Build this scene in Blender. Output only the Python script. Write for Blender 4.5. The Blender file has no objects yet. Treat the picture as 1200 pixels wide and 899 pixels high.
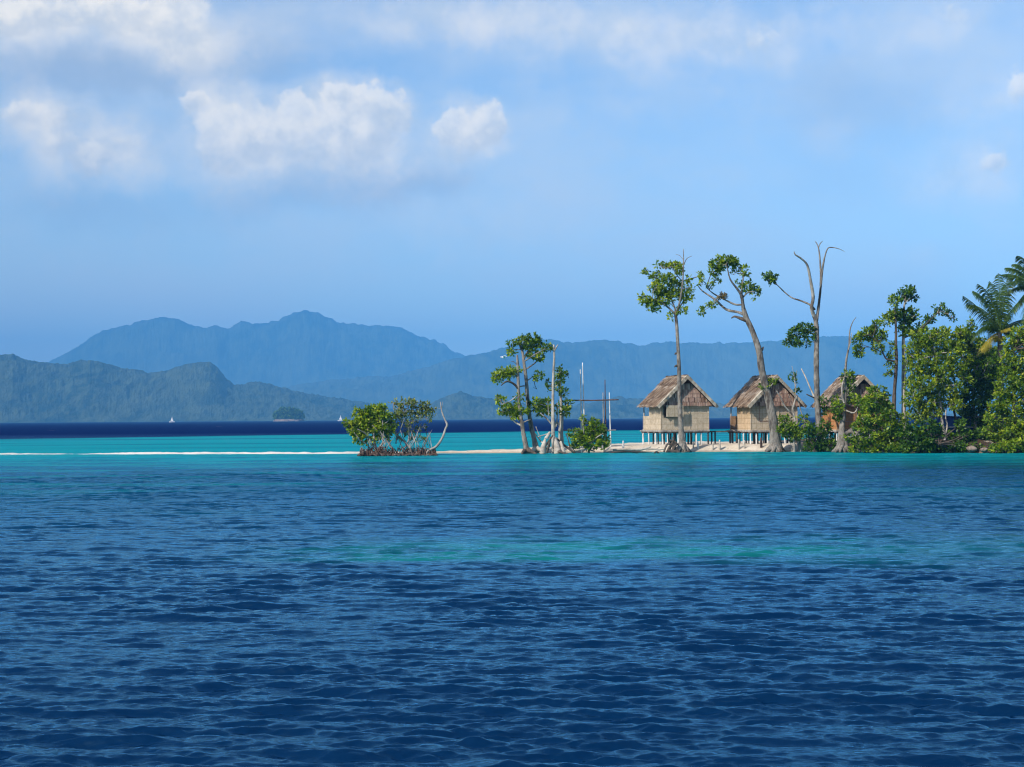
import bpy, math, random
import numpy as np
from mathutils import Vector, Matrix

R = math.radians
random.seed(7)
rng = np.random.default_rng(11)
scene = bpy.context.scene
COL = scene.collection

# ------------------------------------------------------------------ camera model
F = 2000.0                      # focal length in photo pixels (1200 wide)
ROLL = 0.0069
HY = 490.1
PITCH = math.atan((HY - 449.5) / F)
CAMZ = 2.3
cr, sr = math.cos(ROLL), math.sin(ROLL)
cp, sp = math.cos(PITCH), math.sin(PITCH)

def ray(px, py):
    dx, dy = px - 600.0, -(py - 449.5)
    u = dx * cr + dy * sr
    v = -dx * sr + dy * cr
    return np.array([u, F * cp - v * sp, F * sp + v * cp])

def W(px, py, D):
    """point seen at pixel px,py at distance D"""
    d = ray(px, py)
    p = d * (D / d[1])
    p[2] += CAMZ
    return p

def M(px, D):                   # pixels -> metres at distance D
    return px * D / F

cam_d = bpy.data.cameras.new("camera")
cam = bpy.data.objects.new("camera", cam_d)
COL.objects.link(cam)
R0, U0, Fw = Vector((1, 0, 0)), Vector((0, -sp, cp)), Vector((0, cp, sp))
rx = cr * R0 - sr * U0
up = sr * R0 + cr * U0
m = Matrix((rx, up, -Fw)).transposed().to_4x4()
m.translation = (0, 0, CAMZ)
cam.matrix_world = m
cam_d.sensor_fit = 'HORIZONTAL'
cam_d.sensor_width = 36
cam_d.lens = 36 * F / 1200
cam_d.clip_start = 0.1
cam_d.clip_end = 60000
scene.camera = cam

# ------------------------------------------------------------------ materials
def lin(r, g, b):
    def c(x):
        x /= 255.0
        return x / 12.92 if x <= 0.04045 else ((x + 0.055) / 1.055) ** 2.4
    return (c(r), c(g), c(b), 1)

class NT:
    def __init__(s, tree):
        s.t = tree
        s.n = tree.nodes
        s.l = tree.links
    def node(s, typ, **kw):
        n = s.n.new(typ)
        for k, v in kw.items():
            setattr(n, k, v)
        return n
    def link(s, a, b):
        s.l.new(a, b)
    def put(s, sock, v):
        if hasattr(v, 'default_value') or isinstance(v, bpy.types.NodeSocket):
            s.l.new(v, sock)
        else:
            sock.default_value = v
    def math(s, op, a, b=None, c=None, clamp=False):
        n = s.n.new('ShaderNodeMath'); n.operation = op; n.use_clamp = clamp
        s.put(n.inputs[0], a)
        if b is not None: s.put(n.inputs[1], b)
        if c is not None: s.put(n.inputs[2], c)
        return n.outputs[0]
    def vmath(s, op, a, b=None, c=None):
        n = s.n.new('ShaderNodeVectorMath'); n.operation = op
        s.put(n.inputs[0], a)
        if b is not None: s.put(n.inputs[1], b)
        if c is not None: s.put(n.inputs[2], c)
        return n.outputs['Value'] if op in ('LENGTH', 'DISTANCE', 'DOT_PRODUCT') else n.outputs['Vector']
    def mapr(s, v, a, b, c=0.0, d=1.0, smooth=True):
        n = s.n.new('ShaderNodeMapRange')
        n.interpolation_type = 'SMOOTHSTEP' if smooth else 'LINEAR'
        s.put(n.inputs[0], v)
        for i, x in enumerate((a, b, c, d)):
            s.put(n.inputs[i + 1], x)
        return n.outputs[0]
    def mix(s, f, a, b, mode='MIX'):
        n = s.n.new('ShaderNodeMix'); n.data_type = 'RGBA'; n.blend_type = mode
        n.clamp_factor = True
        s.put(n.inputs[0], f); s.put(n.inputs[6], a); s.put(n.inputs[7], b)
        return n.outputs[2]
    def noise(s, vec, scale, detail=3, rough=0.55, dist=0.0, color=False):
        n = s.n.new('ShaderNodeTexNoise')
        s.put(n.inputs['Vector'], vec)
        n.inputs['Scale'].default_value = scale
        n.inputs['Detail'].default_value = detail
        n.inputs['Roughness'].default_value = rough
        n.inputs['Distortion'].default_value = dist
        return n.outputs['Color' if color else 'Fac']

def new_mat(name):
    mt = bpy.data.materials.new(name)
    mt.use_nodes = True
    t = NT(mt.node_tree)
    b = t.n['Principled BSDF']
    return mt, t, b

def simple(name, c1, c2, scale=3.0, stretch=(1, 1, 1), rough=0.8, bump=0.3, bscale=12, spec=0.3, c3=None):
    mt, t, b = new_mat(name)
    tc = t.node('ShaderNodeTexCoord').outputs['Object']
    v = t.vmath('MULTIPLY', tc, stretch)
    f = t.mapr(t.noise(v, scale, 5, 0.65), 0.3, 0.7)
    col = t.mix(f, c1, c2)
    if c3:
        f2 = t.mapr(t.noise(v, scale * 0.37, 3, 0.6), 0.52, 0.66)
        col = t.mix(f2, col, c3)
    t.link(col, b.inputs['Base Color'])
    b.inputs['Roughness'].default_value = rough
    b.inputs['Specular IOR Level'].default_value = spec
    if bump:
        bn = t.node('ShaderNodeBump')
        bn.inputs['Strength'].default_value = bump
        bn.inputs['Distance'].default_value = 0.05
        t.link(t.noise(v, bscale, 4, 0.6), bn.inputs['Height'])
        t.link(bn.outputs[0], b.inputs['Normal'])
    return mt

def leaf_mat(name, dark, mid, bright, trans=0.42):
    mt, t, b = new_mat(name)
    a = t.node('ShaderNodeAttribute'); a.attribute_name = 'tint'
    r = t.node('ShaderNodeValToRGB')
    e = r.color_ramp.elements
    e[0].position = 0.0; e[0].color = dark
    e[1].position = 1.0; e[1].color = bright
    x = e.new(0.55); x.color = mid
    t.link(a.outputs['Fac'], r.inputs[0])
    t.link(r.outputs[0], b.inputs['Base Color'])
    b.inputs['Roughness'].default_value = 0.45
    b.inputs['Specular IOR Level'].default_value = 0.35
    tr = t.node('ShaderNodeBsdfTranslucent')
    t.link(t.mix(1.0, r.outputs[0], (1.3, 1.35, 0.5, 1), 'MULTIPLY'), tr.inputs[0])
    ms = t.node('ShaderNodeMixShader'); ms.inputs[0].default_value = trans
    t.link(b.outputs[0], ms.inputs[1]); t.link(tr.outputs[0], ms.inputs[2])
    t.link(ms.outputs[0], t.n['Material Output'].inputs['Surface'])
    return mt

MAT = {}
MAT['leaf'] = leaf_mat('leaf_green', (0.022, 0.068, 0.008, 1), (0.15, 0.26, 0.014, 1), (0.45, 0.51, 0.03, 1))
MAT['leaf_yellow'] = leaf_mat('leaf_yellow_green', (0.035, 0.09, 0.008, 1), (0.21, 0.32, 0.016, 1), (0.52, 0.55, 0.04, 1))
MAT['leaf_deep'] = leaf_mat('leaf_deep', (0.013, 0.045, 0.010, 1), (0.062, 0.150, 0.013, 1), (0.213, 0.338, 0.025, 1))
MAT['leaf_grey'] = leaf_mat('leaf_greyish', (0.056, 0.088, 0.025, 1), (0.163, 0.206, 0.044, 1), (0.338, 0.350, 0.075, 1), 0.25)
MAT['frond'] = leaf_mat('palm_frond', (0.012, 0.038, 0.008, 1), (0.04, 0.095, 0.013, 1), (0.13, 0.19, 0.025, 1), 0.3)
MAT['frond_yellow'] = leaf_mat('palm_frond_yellow', (0.18, 0.17, 0.02, 1), (0.33, 0.28, 0.03, 1), (0.5, 0.38, 0.05, 1), 0.3)
MAT['nest'] = simple('dry_nest', (0.10, 0.08, 0.03, 1), (0.2, 0.15, 0.05, 1), 8)
MAT['bark'] = simple('grey_bark', (0.11, 0.095, 0.08, 1), (0.30, 0.27, 0.235, 1), 5, (1, 1, 0.45), 0.9, 0.9, 14, c3=(0.07, 0.055, 0.045, 1))
MAT['bark_pale'] = simple('pale_dead_wood', (0.25, 0.22, 0.185, 1), (0.52, 0.48, 0.42, 1), 4, (1, 1, 0.4), 0.85, 0.7, 12, c3=(0.13, 0.105, 0.085, 1))
MAT['bark_dark'] = simple('dark_bark', (0.045, 0.036, 0.03, 1), (0.13, 0.10, 0.08, 1), 6, (1, 1, 0.4), 0.9, 0.7, 14)
MAT['wood_grey'] = simple('grey_twig', (0.2, 0.18, 0.16, 1), (0.42, 0.39, 0.36, 1), 5, (1, 1, 0.4), 0.9, 0.4)
MAT['root'] = simple('mangrove_root', (0.03, 0.019, 0.015, 1), (0.13, 0.072, 0.055, 1), 5, (1, 1, 0.6), 0.8, 0.5, c3=(0.19, 0.15, 0.13, 1))
MAT['drift'] = simple('bleached_driftwood', (0.32, 0.27, 0.22, 1), (0.62, 0.56, 0.49, 1), 3, (0.5, 1, 1), 0.9, 0.7, c3=(0.15, 0.11, 0.08, 1))
MAT['wet_wood'] = simple('wet_dark_wood', (0.02, 0.016, 0.013, 1), (0.07, 0.05, 0.04, 1), 5, (0.5, 1, 1), 0.6, 0.5)
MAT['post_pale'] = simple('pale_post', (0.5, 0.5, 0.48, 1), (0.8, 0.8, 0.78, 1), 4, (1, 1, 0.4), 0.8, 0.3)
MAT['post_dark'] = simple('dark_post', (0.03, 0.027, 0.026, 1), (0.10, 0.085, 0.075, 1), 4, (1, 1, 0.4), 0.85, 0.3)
MAT['rock'] = simple('shore_rock', (0.11, 0.08, 0.065, 1), (0.32, 0.25, 0.20, 1), 2.5, (1, 1, 1), 0.9, 0.8, 6)
MAT['wall_mat'] = None

def wall_material(name, c1, c2, c3):
    mt, t, b = new_mat(name)
    tc = t.node('ShaderNodeTexCoord').outputs['Object']
    br = t.node('ShaderNodeTexBrick')
    br.offset = 0.0
    br.inputs['Color1'].default_value = (1, 1, 1, 1); br.inputs['Color2'].default_value = (0.84, 0.84, 0.82, 1)
    br.inputs['Mortar'].default_value = (0.62, 0.56, 0.48, 1)
    br.inputs['Scale'].default_value = 1.0
    br.inputs['Mortar Size'].default_value = 0.014
    br.inputs['Brick Width'].default_value = 0.44
    br.inputs['Row Height'].default_value = 0.34
    x = t.node('ShaderNodeSeparateXYZ'); t.link(tc, x.inputs[0])
    cx = t.node('ShaderNodeCombineXYZ')
    t.link(t.math('ADD', x.outputs[0], x.outputs[1]), cx.inputs[0]); t.link(x.outputs[2], cx.inputs[1])
    t.link(cx.outputs[0], br.inputs['Vector'])
    f = t.mapr(t.noise(tc, 5, 6, 0.7), 0.28, 0.72)
    col = t.mix(f, c1, c2)
    st = t.mapr(t.noise(t.vmath('MULTIPLY', tc, (3, 3, 0.6)), 4, 4, 0.7), 0.5, 0.75)
    col = t.mix(st, col, c3)
    col = t.mix(0.9, col, br.outputs['Color'], 'MULTIPLY')
    t.link(col, b.inputs['Base Color'])
    b.inputs['Roughness'].default_value = 0.85
    b.inputs['Specular IOR Level'].default_value = 0.2
    bn = t.node('ShaderNodeBump'); bn.inputs['Strength'].default_value = 0.5; bn.inputs['Distance'].default_value = 0.02
    t.link(t.noise(t.vmath('MULTIPLY', tc, (1, 1, 2.5)), 22, 3, 0.6), bn.inputs['Height'])
    t.link(bn.outputs[0], b.inputs['Normal'])
    return mt

MAT['wall'] = wall_material('woven_palm_wall', (0.46, 0.37, 0.265, 1), (0.64, 0.54, 0.41, 1), (0.34, 0.26, 0.18, 1))
MAT['wall_orange'] = wall_material('orange_plank_wall', (0.40, 0.18, 0.07, 1), (0.50, 0.25, 0.105, 1), (0.3, 0.13, 0.055, 1))
MAT['wall_sunlit'] = wall_material('sunlit_peach_wall', (0.48, 0.34, 0.21, 1), (0.62, 0.46, 0.30, 1), (0.36, 0.25, 0.155, 1))  # sunlight on a hut's left side put into the colour
MAT['wall_shaded'] = wall_material('shaded_brown_wall', (0.16, 0.095, 0.055, 1), (0.26, 0.16, 0.09, 1), (0.12, 0.07, 0.045, 1))  # shadow on the low porch wall put into the colour as dark brown

def thatch_material(name, c):
    mt, t, b = new_mat(name)
    a = t.node('ShaderNodeAttribute'); a.attribute_name = 'tint'
    r = t.node('ShaderNodeValToRGB')
    els = r.color_ramp.elements
    els[0].color = c[0]; els[1].color = c[-1]
    for i in range(1, len(c) - 1):
        els.new(i / (len(c) - 1)).color = c[i]
    t.link(a.outputs['Fac'], r.inputs[0])
    tc = t.node('ShaderNodeTexCoord').outputs['Object']
    f = t.mapr(t.noise(tc, 2.3, 4, 0.7), 0.4, 0.65)
    col = t.mix(t.math('MULTIPLY', f, 0.5), r.outputs[0], (0.13, 0.085, 0.055, 1))
    t.link(col, b.inputs['Base Color'])
    b.inputs['Roughness'].default_value = 0.9
    b.inputs['Specular IOR Level'].default_value = 0.15
    return mt

MAT['thatch'] = thatch_material('palm_thatch', [(0.09, 0.06, 0.045, 1), (0.21, 0.14, 0.095, 1), (0.32, 0.215, 0.14, 1), (0.40, 0.31, 0.23, 1), (0.50, 0.44, 0.37, 1)])
MAT['thatch_gable'] = thatch_material('gable_thatch', [(0.12, 0.065, 0.05, 1), (0.33, 0.20, 0.155, 1), (0.46, 0.31, 0.24, 1), (0.60, 0.46, 0.36, 1)])
MAT['barge'] = thatch_material('bargeboard_straw', [(0.32, 0.27, 0.2, 1), (0.48, 0.42, 0.33, 1), (0.6, 0.54, 0.44, 1)])
MAT['hull_blue'] = simple('blue_paint', (0.01, 0.05, 0.26, 1), (0.015, 0.08, 0.36, 1), 2, rough=0.45, bump=0.1, spec=0.5)
MAT['hull_white'] = simple('white_paint', (0.7, 0.7, 0.7, 1), (0.8, 0.8, 0.8, 1), 2, rough=0.5, bump=0.05)
MAT['sail'] = simple('white_sailcloth', (0.78, 0.78, 0.76, 1), (0.85, 0.85, 0.84, 1), 1, rough=0.8, bump=0)
MAT['feather'] = simple('white_feathers', (0.75, 0.75, 0.75, 1), (0.85, 0.85, 0.85, 1), 5, rough=0.8, bump=0)

# sand
def sand_material():
    mt, t, b = new_mat('coral_sand')
    g = t.node('ShaderNodeNewGeometry').outputs['Position']
    f = t.mapr(t.noise(g, 0.9, 6, 0.7), 0.3, 0.7)
    col = t.mix(f, (0.50, 0.42, 0.32, 1), (0.66, 0.58, 0.47, 1))
    f2 = t.mapr(t.noise(g, 2.7, 4, 0.7), 0.60, 0.70)
    col = t.mix(f2, col, (0.34, 0.25, 0.17, 1))
    sx = t.node('ShaderNodeSeparateXYZ'); t.link(g, sx.inputs[0])
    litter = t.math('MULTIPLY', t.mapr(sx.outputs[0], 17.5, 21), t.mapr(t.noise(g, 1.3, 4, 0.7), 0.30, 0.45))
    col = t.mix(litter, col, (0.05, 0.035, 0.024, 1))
    col = t.mix(t.mapr(sx.outputs[0], -8, -13, 0.0, 0.75), col, (0.72, 0.71, 0.67, 1))
    wet = t.mapr(t.math('ADD', sx.outputs[2], t.math('MULTIPLY', t.math('SUBTRACT', t.noise(g, 1.1, 4, 0.6), 0.5), 0.12)), 0.13, 0.04)
    col = t.mix(t.math('MULTIPLY', wet, t.mapr(sx.outputs[0], -9, -4, 0.15, 0.6)), col, (0.20, 0.155, 0.11, 1))
    t.link(col, b.inputs['Base Color'])
    b.inputs['Roughness'].default_value = 0.95
    b.inputs['Specular IOR Level'].default_value = 0.1
    bn = t.node('ShaderNodeBump'); bn.inputs['Strength'].default_value = 0.6; bn.inputs['Distance'].default_value = 0.08
    t.link(t.noise(g, 4, 5, 0.6), bn.inputs['Height']); t.link(bn.outputs[0], b.inputs['Normal'])
    return mt
MAT['sand'] = sand_material()

def hill_material(name, dark, light, scale):
    mt, t, b = new_mat(name)
    g = t.vmath('MULTIPLY', t.node('ShaderNodeNewGeometry').outputs['Position'], (1.0, 0.3, 1.0))
    f = t.mapr(t.noise(g, scale, 5, 0.75), 0.36, 0.64)
    f2 = t.mapr(t.noise(g, scale * 0.12, 4, 0.6), 0.4, 0.66)
    col = t.mix(f, dark, light)
    col = t.mix(t.math('MULTIPLY', f2, 0.6), col, (light[0] * 1.3, light[1] * 1.15, light[2], 1))
    t.link(col, b.inputs['Base Color'])
    b.inputs['Roughness'].default_value = 1.0
    b.inputs['Specular IOR Level'].default_value = 0.0
    bn = t.node('ShaderNodeBump'); bn.inputs['Strength'].default_value = 1.0; bn.inputs['Distance'].default_value = 12
    t.link(t.noise(g, scale * 1.1, 4, 0.7), bn.inputs['Height']); t.link(bn.outputs[0], b.inputs['Normal'])
    return mt

# ------------------------------------------------------------------ mesh helpers
def np_mesh(name, verts, quads, mat, parent=None, smooth=False, tint=None):
    """verts (n,3) world (or local) coordinates, quads (m,4) or (m,3)"""
    verts = np.asarray(verts, dtype=np.float32); quads = np.asarray(quads, dtype=np.int32)
    me = bpy.data.meshes.new(name)
    me.vertices.add(len(verts)); me.vertices.foreach_set('co', verts.ravel())
    k = quads.shape[1]
    me.loops.add(quads.size); me.loops.foreach_set('vertex_index', quads.ravel())
    me.polygons.add(len(quads))
    me.polygons.foreach_set('loop_start', np.arange(0, quads.size, k, dtype=np.int32))
    me.polygons.foreach_set('loop_total', np.full(len(quads), k, dtype=np.int32))
    if smooth:
        me.polygons.foreach_set('use_smooth', np.ones(len(quads), dtype=bool))
    if tint is not None:
        at = me.attributes.new('tint', 'FLOAT', 'POINT')
        at.data.foreach_set('value', np.asarray(tint, dtype=np.float32))
    me.update(calc_edges=True); me.validate()
    if mat: me.materials.append(mat)
    o = bpy.data.objects.new(name, me); COL.objects.link(o)
    if parent: o.parent = parent
    return o

class MB:
    """collects quads/tris into one mesh (coordinates in the parent's space)"""
    def __init__(s):
        s.v = []; s.f = []; s.t = []
    def quad(s, a, b, c, d, tint=0.5):
        i = len(s.v); s.v += [a, b, c, d]; s.f.append((i, i + 1, i + 2, i + 3)); s.t += [tint] * 4
    def tri(s, a, b, c, tint=0.5):
        i = len(s.v); s.v += [a, b, c]; s.f.append((i, i + 1, i + 2)); s.t += [tint] * 3
    def box(s, x0, x1, y0, y1, z0, z1, tint=0.5):
        i = len(s.v)
        s.v += [(x0, y0, z0), (x1, y0, z0), (x1, y1, z0), (x0, y1, z0), (x0, y0, z1), (x1, y0, z1), (x1, y1, z1), (x0, y1, z1)]
        s.t += [tint] * 8
        s.f += [tuple(i + k for k in q) for q in ((0, 3, 2, 1), (4, 5, 6, 7), (0, 1, 5, 4), (1, 2, 6, 5), (2, 3, 7, 6), (3, 0, 4, 7))]
    def beam(s, a, b, w, h=None, tint=0.5):
        """a square bar from a to b"""
        h = h or w
        a = Vector(a); b = Vector(b); d = (b - a).normalized()
        u = d.cross(Vector((0, 0, 1)))
        if u.length < 1e-3: u = Vector((1, 0, 0))
        u.normalize(); w2 = u.cross(d).normalized()
        i = len(s.v)
        for p in (a, b):
            for su, sv in ((-1, -1), (1, -1), (1, 1), (-1, 1)):
                s.v.append(tuple(p + u * (su * w / 2) + w2 * (sv * h / 2)))
        s.t += [tint] * 8
        s.f += [tuple(i + k for k in q) for q in ((0, 1, 2, 3), (7, 6, 5, 4), (0, 4, 5, 1), (1, 5, 6, 2), (2, 6, 7, 3), (3, 7, 4, 0))]
    def tube(s, pts, seg=8, wob=0.08, sub=4, flat=1.0):
        """pts: list of (x,y,z,r); smooth tapered tube"""
        P = np.array(pts, dtype=float)
        if len(P) > 2 and sub > 1:
            Q = []
            n = len(P)
            for k in range(n - 1):
                p0, p1, p2, p3 = P[max(k - 1, 0)], P[k], P[k + 1], P[min(k + 2, n - 1)]
                for j in range(sub):
                    tt = j / sub
                    q = 0.5 * ((2 * p1) + (-p0 + p2) * tt + (2 * p0 - 5 * p1 + 4 * p2 - p3) * tt ** 2 + (-p0 + 3 * p1 - 3 * p2 + p3) * tt ** 3)
                    q[3] = p1[3] * (1 - tt) + p2[3] * tt
                    Q.append(q)
            Q.append(P[-1]); P = np.array(Q)
        i0 = len(s.v)
        n = len(P)
        prev = None
        ph = random.random() * 6.28
        for k in range(n):
            d = P[min(k + 1, n - 1), :3] - P[max(k - 1, 0), :3]
            d = Vector(d).normalized()
            if prev is None:
                u = d.cross(Vector((0.3, 1, 0.1)))
                if u.length < 1e-3: u = d.cross(Vector((1, 0, 0)))
            else:
                u = prev - d * prev.dot(d)
            u.normalize(); prev = u
            w = d.cross(u)
            r = P[k, 3] * (1 + wob * (random.random() - 0.5) * 2)
            for j in range(seg):
                a = 2 * math.pi * j / seg
                rr = r * (1 + wob * 1.2 * math.sin(3 * a + ph + k * 0.35))
                p = Vector(P[k, :3]) + u * (math.cos(a) * rr) + w * (math.sin(a) * rr * flat)
                s.v.append(tuple(p)); s.t.append(0.5)
        for k in range(n - 1):
            for j in range(seg):
                a = i0 + k * seg + j; b = i0 + k * seg + (j + 1) % seg
                s.f.append((a, b, b + seg, a + seg))
        for k, rev in ((0, True), (n - 1, False)):
            c = len(s.v); s.v.append(tuple(P[k, :3])); s.t.append(0.5)
            for j in range(seg):
                a = i0 + k * seg + j; b = i0 + k * seg + (j + 1) % seg
                s.f.append((b, a, c) if rev else (a, b, c))
    def build(s, name, mat, parent=None, smooth=False, offset=None):
        me = bpy.data.meshes.new(name)
        v = s.v
        if offset is not None:
            v = [(a[0] - offset[0], a[1] - offset[1], a[2] - offset[2]) for a in v]
        me.from_pydata([tuple(map(float, a)) for a in v], [], s.f)
        at = me.attributes.new('tint', 'FLOAT', 'POINT')
        at.data.foreach_set('value', np.array(s.t, dtype=np.float32))
        if smooth:
            me.polygons.foreach_set('use_smooth', np.ones(len(me.polygons), dtype=bool))
        me.update()
        if mat: me.materials.append(mat)
        o = bpy.data.objects.new(name, me); COL.objects.link(o)
        if parent: o.parent = parent
        return o

def tag(o, label=None, cat=None, group=None, kind=None):
    if label: o['label'] = label
    if cat: o['category'] = cat
    if group: o['group'] = group
    if kind: o['kind'] = kind
    return o

def empty(name, loc, label, cat, group=None, rz=0.0):
    o = bpy.data.objects.new(name, None); COL.objects.link(o)
    o.location = tuple(float(x) for x in loc); o.rotation_euler = (0, 0, rz)
    o.empty_display_size = 0.3
    return tag(o, label, cat, group)

# value noise for terrain (numpy)
def vnoise(x, y, seed=0):
    def h(i, j):
        n = (i.astype(np.int64) * 374761393 + j.astype(np.int64) * 668265263 + seed * 974634777) & 0xffffffff
        n = ((n ^ (n >> 13)) * 1274126177) & 0xffffffff
        return ((n ^ (n >> 16)) & 0xffff) / 65535.0
    xi = np.floor(x); yi = np.floor(y)
    fx = x - xi; fy = y - yi
    fx = fx * fx * (3 - 2 * fx); fy = fy * fy * (3 - 2 * fy)
    a = h(xi, yi); b = h(xi + 1, yi); c = h(xi, yi + 1); d = h(xi + 1, yi + 1)
    return (a * (1 - fx) + b * fx) * (1 - fy) + (c * (1 - fx) + d * fx) * fy

def fbm(x, y, oct=4, seed=0, ridged=False):
    s = 0; a = 0.5; tot = 0
    for o in range(oct):
        n = vnoise(x * 2 ** o, y * 2 ** o, seed + o)
        if ridged: n = 1 - np.abs(2 * n - 1)
        s = s + a * n; tot += a; a *= 0.5
    return s / tot

def sstep(a, b, x):
    t = np.clip((x - a) / (b - a), 0, 1)
    return t * t * (3 - 2 * t)

def grid_quads(nr, nc):
    i = np.arange((nr - 1) * nc).reshape(nr - 1, nc)[:, :-1].ravel()
    return np.stack([i, i + 1, i + nc + 1, i + nc], axis=1)

# ------------------------------------------------------------------ shoreline
SH_PX = [-200, 0, 200, 420, 470, 600, 700, 800, 900, 1000, 1060, 1150, 1250, 1500]
SH_D = [120, 118.8, 116.5, 113.2, 112.5, 111.6, 111.3, 111.3, 111.0, 108.5, 105.2, 102.4, 101.0, 98]
SH_X = [(p - 600) / F * d for p, d in zip(SH_PX, SH_D)]
def shore_y(x):
    return np.interp(x, SH_X, SH_D)

def beach_h(x, y):
    yf = shore_y(x) + (fbm(x * 0.35 + 9, y * 0 + 3.3, 3, 5) - 0.5) * 1.3
    wid = np.interp(x, [-60, -36, -20, -9, -4, 0, 4, 9, 20, 30, 60], [3.0, 3.4, 3.0, 4.0, 4.0, 5.0, 9, 16, 22, 40, 60])
    top = np.interp(x, [-60, -36, -20, -9, -4, 0, 4, 9, 14, 20, 24, 30, 60], [0.055, 0.055, 0.06, 0.09, 0.12, 0.22, 0.34, 0.42, 0.42, 0.5, 0.6, 0.8, 1.0])
    top = top * (0.75 + 0.5 * fbm(x * 0.5, y * 0.5, 3, 9))
    top = np.where(x < -9.5, top * (-0.5 + 2.9 * fbm(x * 0.16 + 4, y * 0.3, 3, 14)), top)
    d1 = y - yf; d2 = yf + wid - y
    up = np.interp(x, [-40, -2, 5, 25], [1.2, 1.2, 2.0, 2.0])
    s = sstep(-0.4, 1, np.clip(d1 / up, -1, 1)) * sstep(-0.1, 1, np.clip(d2 / (up * 1.3), -1, 1))
    return -0.8 + (top + 0.8) * s + (fbm(x * 1.7, y * 1.7, 2, 21) - 0.5) * 0.10 * s

def ground_z(x, y):
    return float(beach_h(np.array([x]), np.array([y]))[0])

xs = np.concatenate([np.arange(-60, 40, 0.22), np.arange(40, 70.1, 1.0)])
ys = np.concatenate([np.arange(96, 124, 0.14), np.arange(124, 175, 0.8)])
X, Y = np.meshgrid(xs, ys)
Z = beach_h(X, Y)
beach = np_mesh('beach', np.stack([X.ravel(), Y.ravel(), Z.ravel()], 1), grid_quads(len(ys), len(xs)), MAT['sand'], smooth=True)
tag(beach, 'pale coral sand bar and beach running under the huts and trees', None, kind='structure')

# ------------------------------------------------------------------ water
def build_water():
    half = R(22)
    cols = np.concatenate([-math.pi + np.arange(0, 60) * (math.pi - half) / 60, np.linspace(-half, half, 780), half + (np.arange(1, 61)) * (math.pi - half) / 60])
    d = 3.0; rows = [0.4, 1.0, 1.8, 2.5]
    while d < 330:
        rows.append(d)
        foot = d * d / (CAMZ * 1707)
        st = np.clip(0.36 * foot, 0.012, 0.085 if d < 75 else (0.2 if d < 130 else 0.42))
        if d < 9.5: st = 0.12
        d += st
    while d < 12600:
        rows.append(d); d *= 1.02
    rows = np.array(rows)
    dr = np.gradient(rows)
    A, D = np.meshgrid(cols, rows)
    nr, nc = D.shape
    X = (D * np.sin(A)).astype(np.float32).ravel(); Y = (D * np.cos(A)).astype(np.float32).ravel()
    dcol = 2 * half / 780
    N = 190
    lam = np.exp(np.linspace(math.log(0.065), math.log(2.2), N)) * rng.uniform(0.97, 1.03, N)
    k = 2 * np.pi / lam
    th = R(-98) + rng.normal(0, 1, N) * np.radians(np.interp(np.log(lam), np.log([0.065, 0.3, 1.0]), [36, 23, 16]))
    kx, ky = k * np.cos(th), k * np.sin(th)
    slope = 0.21 / math.sqrt(N / 2) * np.interp(np.log(lam), np.log([0.065, 0.12, 0.24, 0.45, 0.8, 1.4, 2.2]), [0.95, 1.4, 1.65, 1.25, 0.75, 0.38, 0.18])
    amp = slope / k
    ph = rng.uniform(0, 2 * np.pi, N)
    DX = np.zeros_like(X); DY = np.zeros_like(X); DZ = np.zeros_like(X)
    rowid = np.repeat(np.arange(nr), nc)
    drow = dr
    fine = (np.abs(A) <= half * 1.001).ravel()
    amp_y = np.interp(rows, [0, 70, 95, 103, 120, 135, 250, 300, 900, 2500], [1, 1, 1.0, 0.9, 0.5, 0.7, 0.7, 1.2, 1.2, 0.0])
    Xr = X.reshape(nr, nc); Yr = Y.reshape(nr, nc)
    dx = DX.reshape(nr, nc); dy = DY.reshape(nr, nc); dz = DZ.reshape(nr, nc); dl = np.zeros_like(dz)
    for i in range(N):
        wrow = np.clip((math.pi / (np.abs(ky[i]) * drow + 1e-6) - 1.0) / 0.6, 0, 1)
        wcol = np.clip((math.pi / (np.abs(kx[i]) * dcol * rows + 1e-6) - 1.2) / 1.2, 0, 1)
        w = (wrow * wcol * amp_y).astype(np.float32)
        nz = np.nonzero(w > 0.001)[0]
        if len(nz) == 0: continue
        a0, a1 = nz[0], nz[-1] + 1
        p = (kx[i] * Xr[a0:a1] + ky[i] * Yr[a0:a1] + ph[i]).astype(np.float32)
        c = np.cos(p) * (amp[i] * w[a0:a1, None]); s_ = np.sin(p) * (amp[i] * w[a0:a1, None])
        dz[a0:a1] += c
        dl[a0:a1] += c * float(sstep(0.22, 0.5, lam[i]))
        dx[a0:a1] -= s_ * (0.15 * math.cos(th[i])); dy[a0:a1] -= s_ * (0.15 * math.sin(th[i]))
    # gusts: patches of rougher and calmer water
    g = (0.45 + 1.0 * fbm(X / 2.0, Y / 3.0, 4, 77)) * (0.72 + 0.56 * fbm(X / 11.0, Y / 16.0, 3, 91))
    g = np.where(fine, g, 0).reshape(nr, nc)
    lean = 1.2 * sstep(130, 70, Yr)          # wind waves lean forward: steep narrow fronts, long gentle backs
    V = np.stack([(Xr + dx * g).ravel(), (Yr + dy * g - lean * dl * g).ravel(), (dz * g).ravel()], 1)
    q = grid_quads(nr, nc)
    # close the fan round the back
    i = np.arange(nr - 1) * nc
    # the first and last column coincide; leave open seam closed by equal positions
    o = np_mesh('water', V, q, water_material(), smooth=True)
    tag(o, 'wind-rippled blue lagoon water turning turquoise over the sand and navy beyond the reef', None, kind='structure')
    return o

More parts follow.
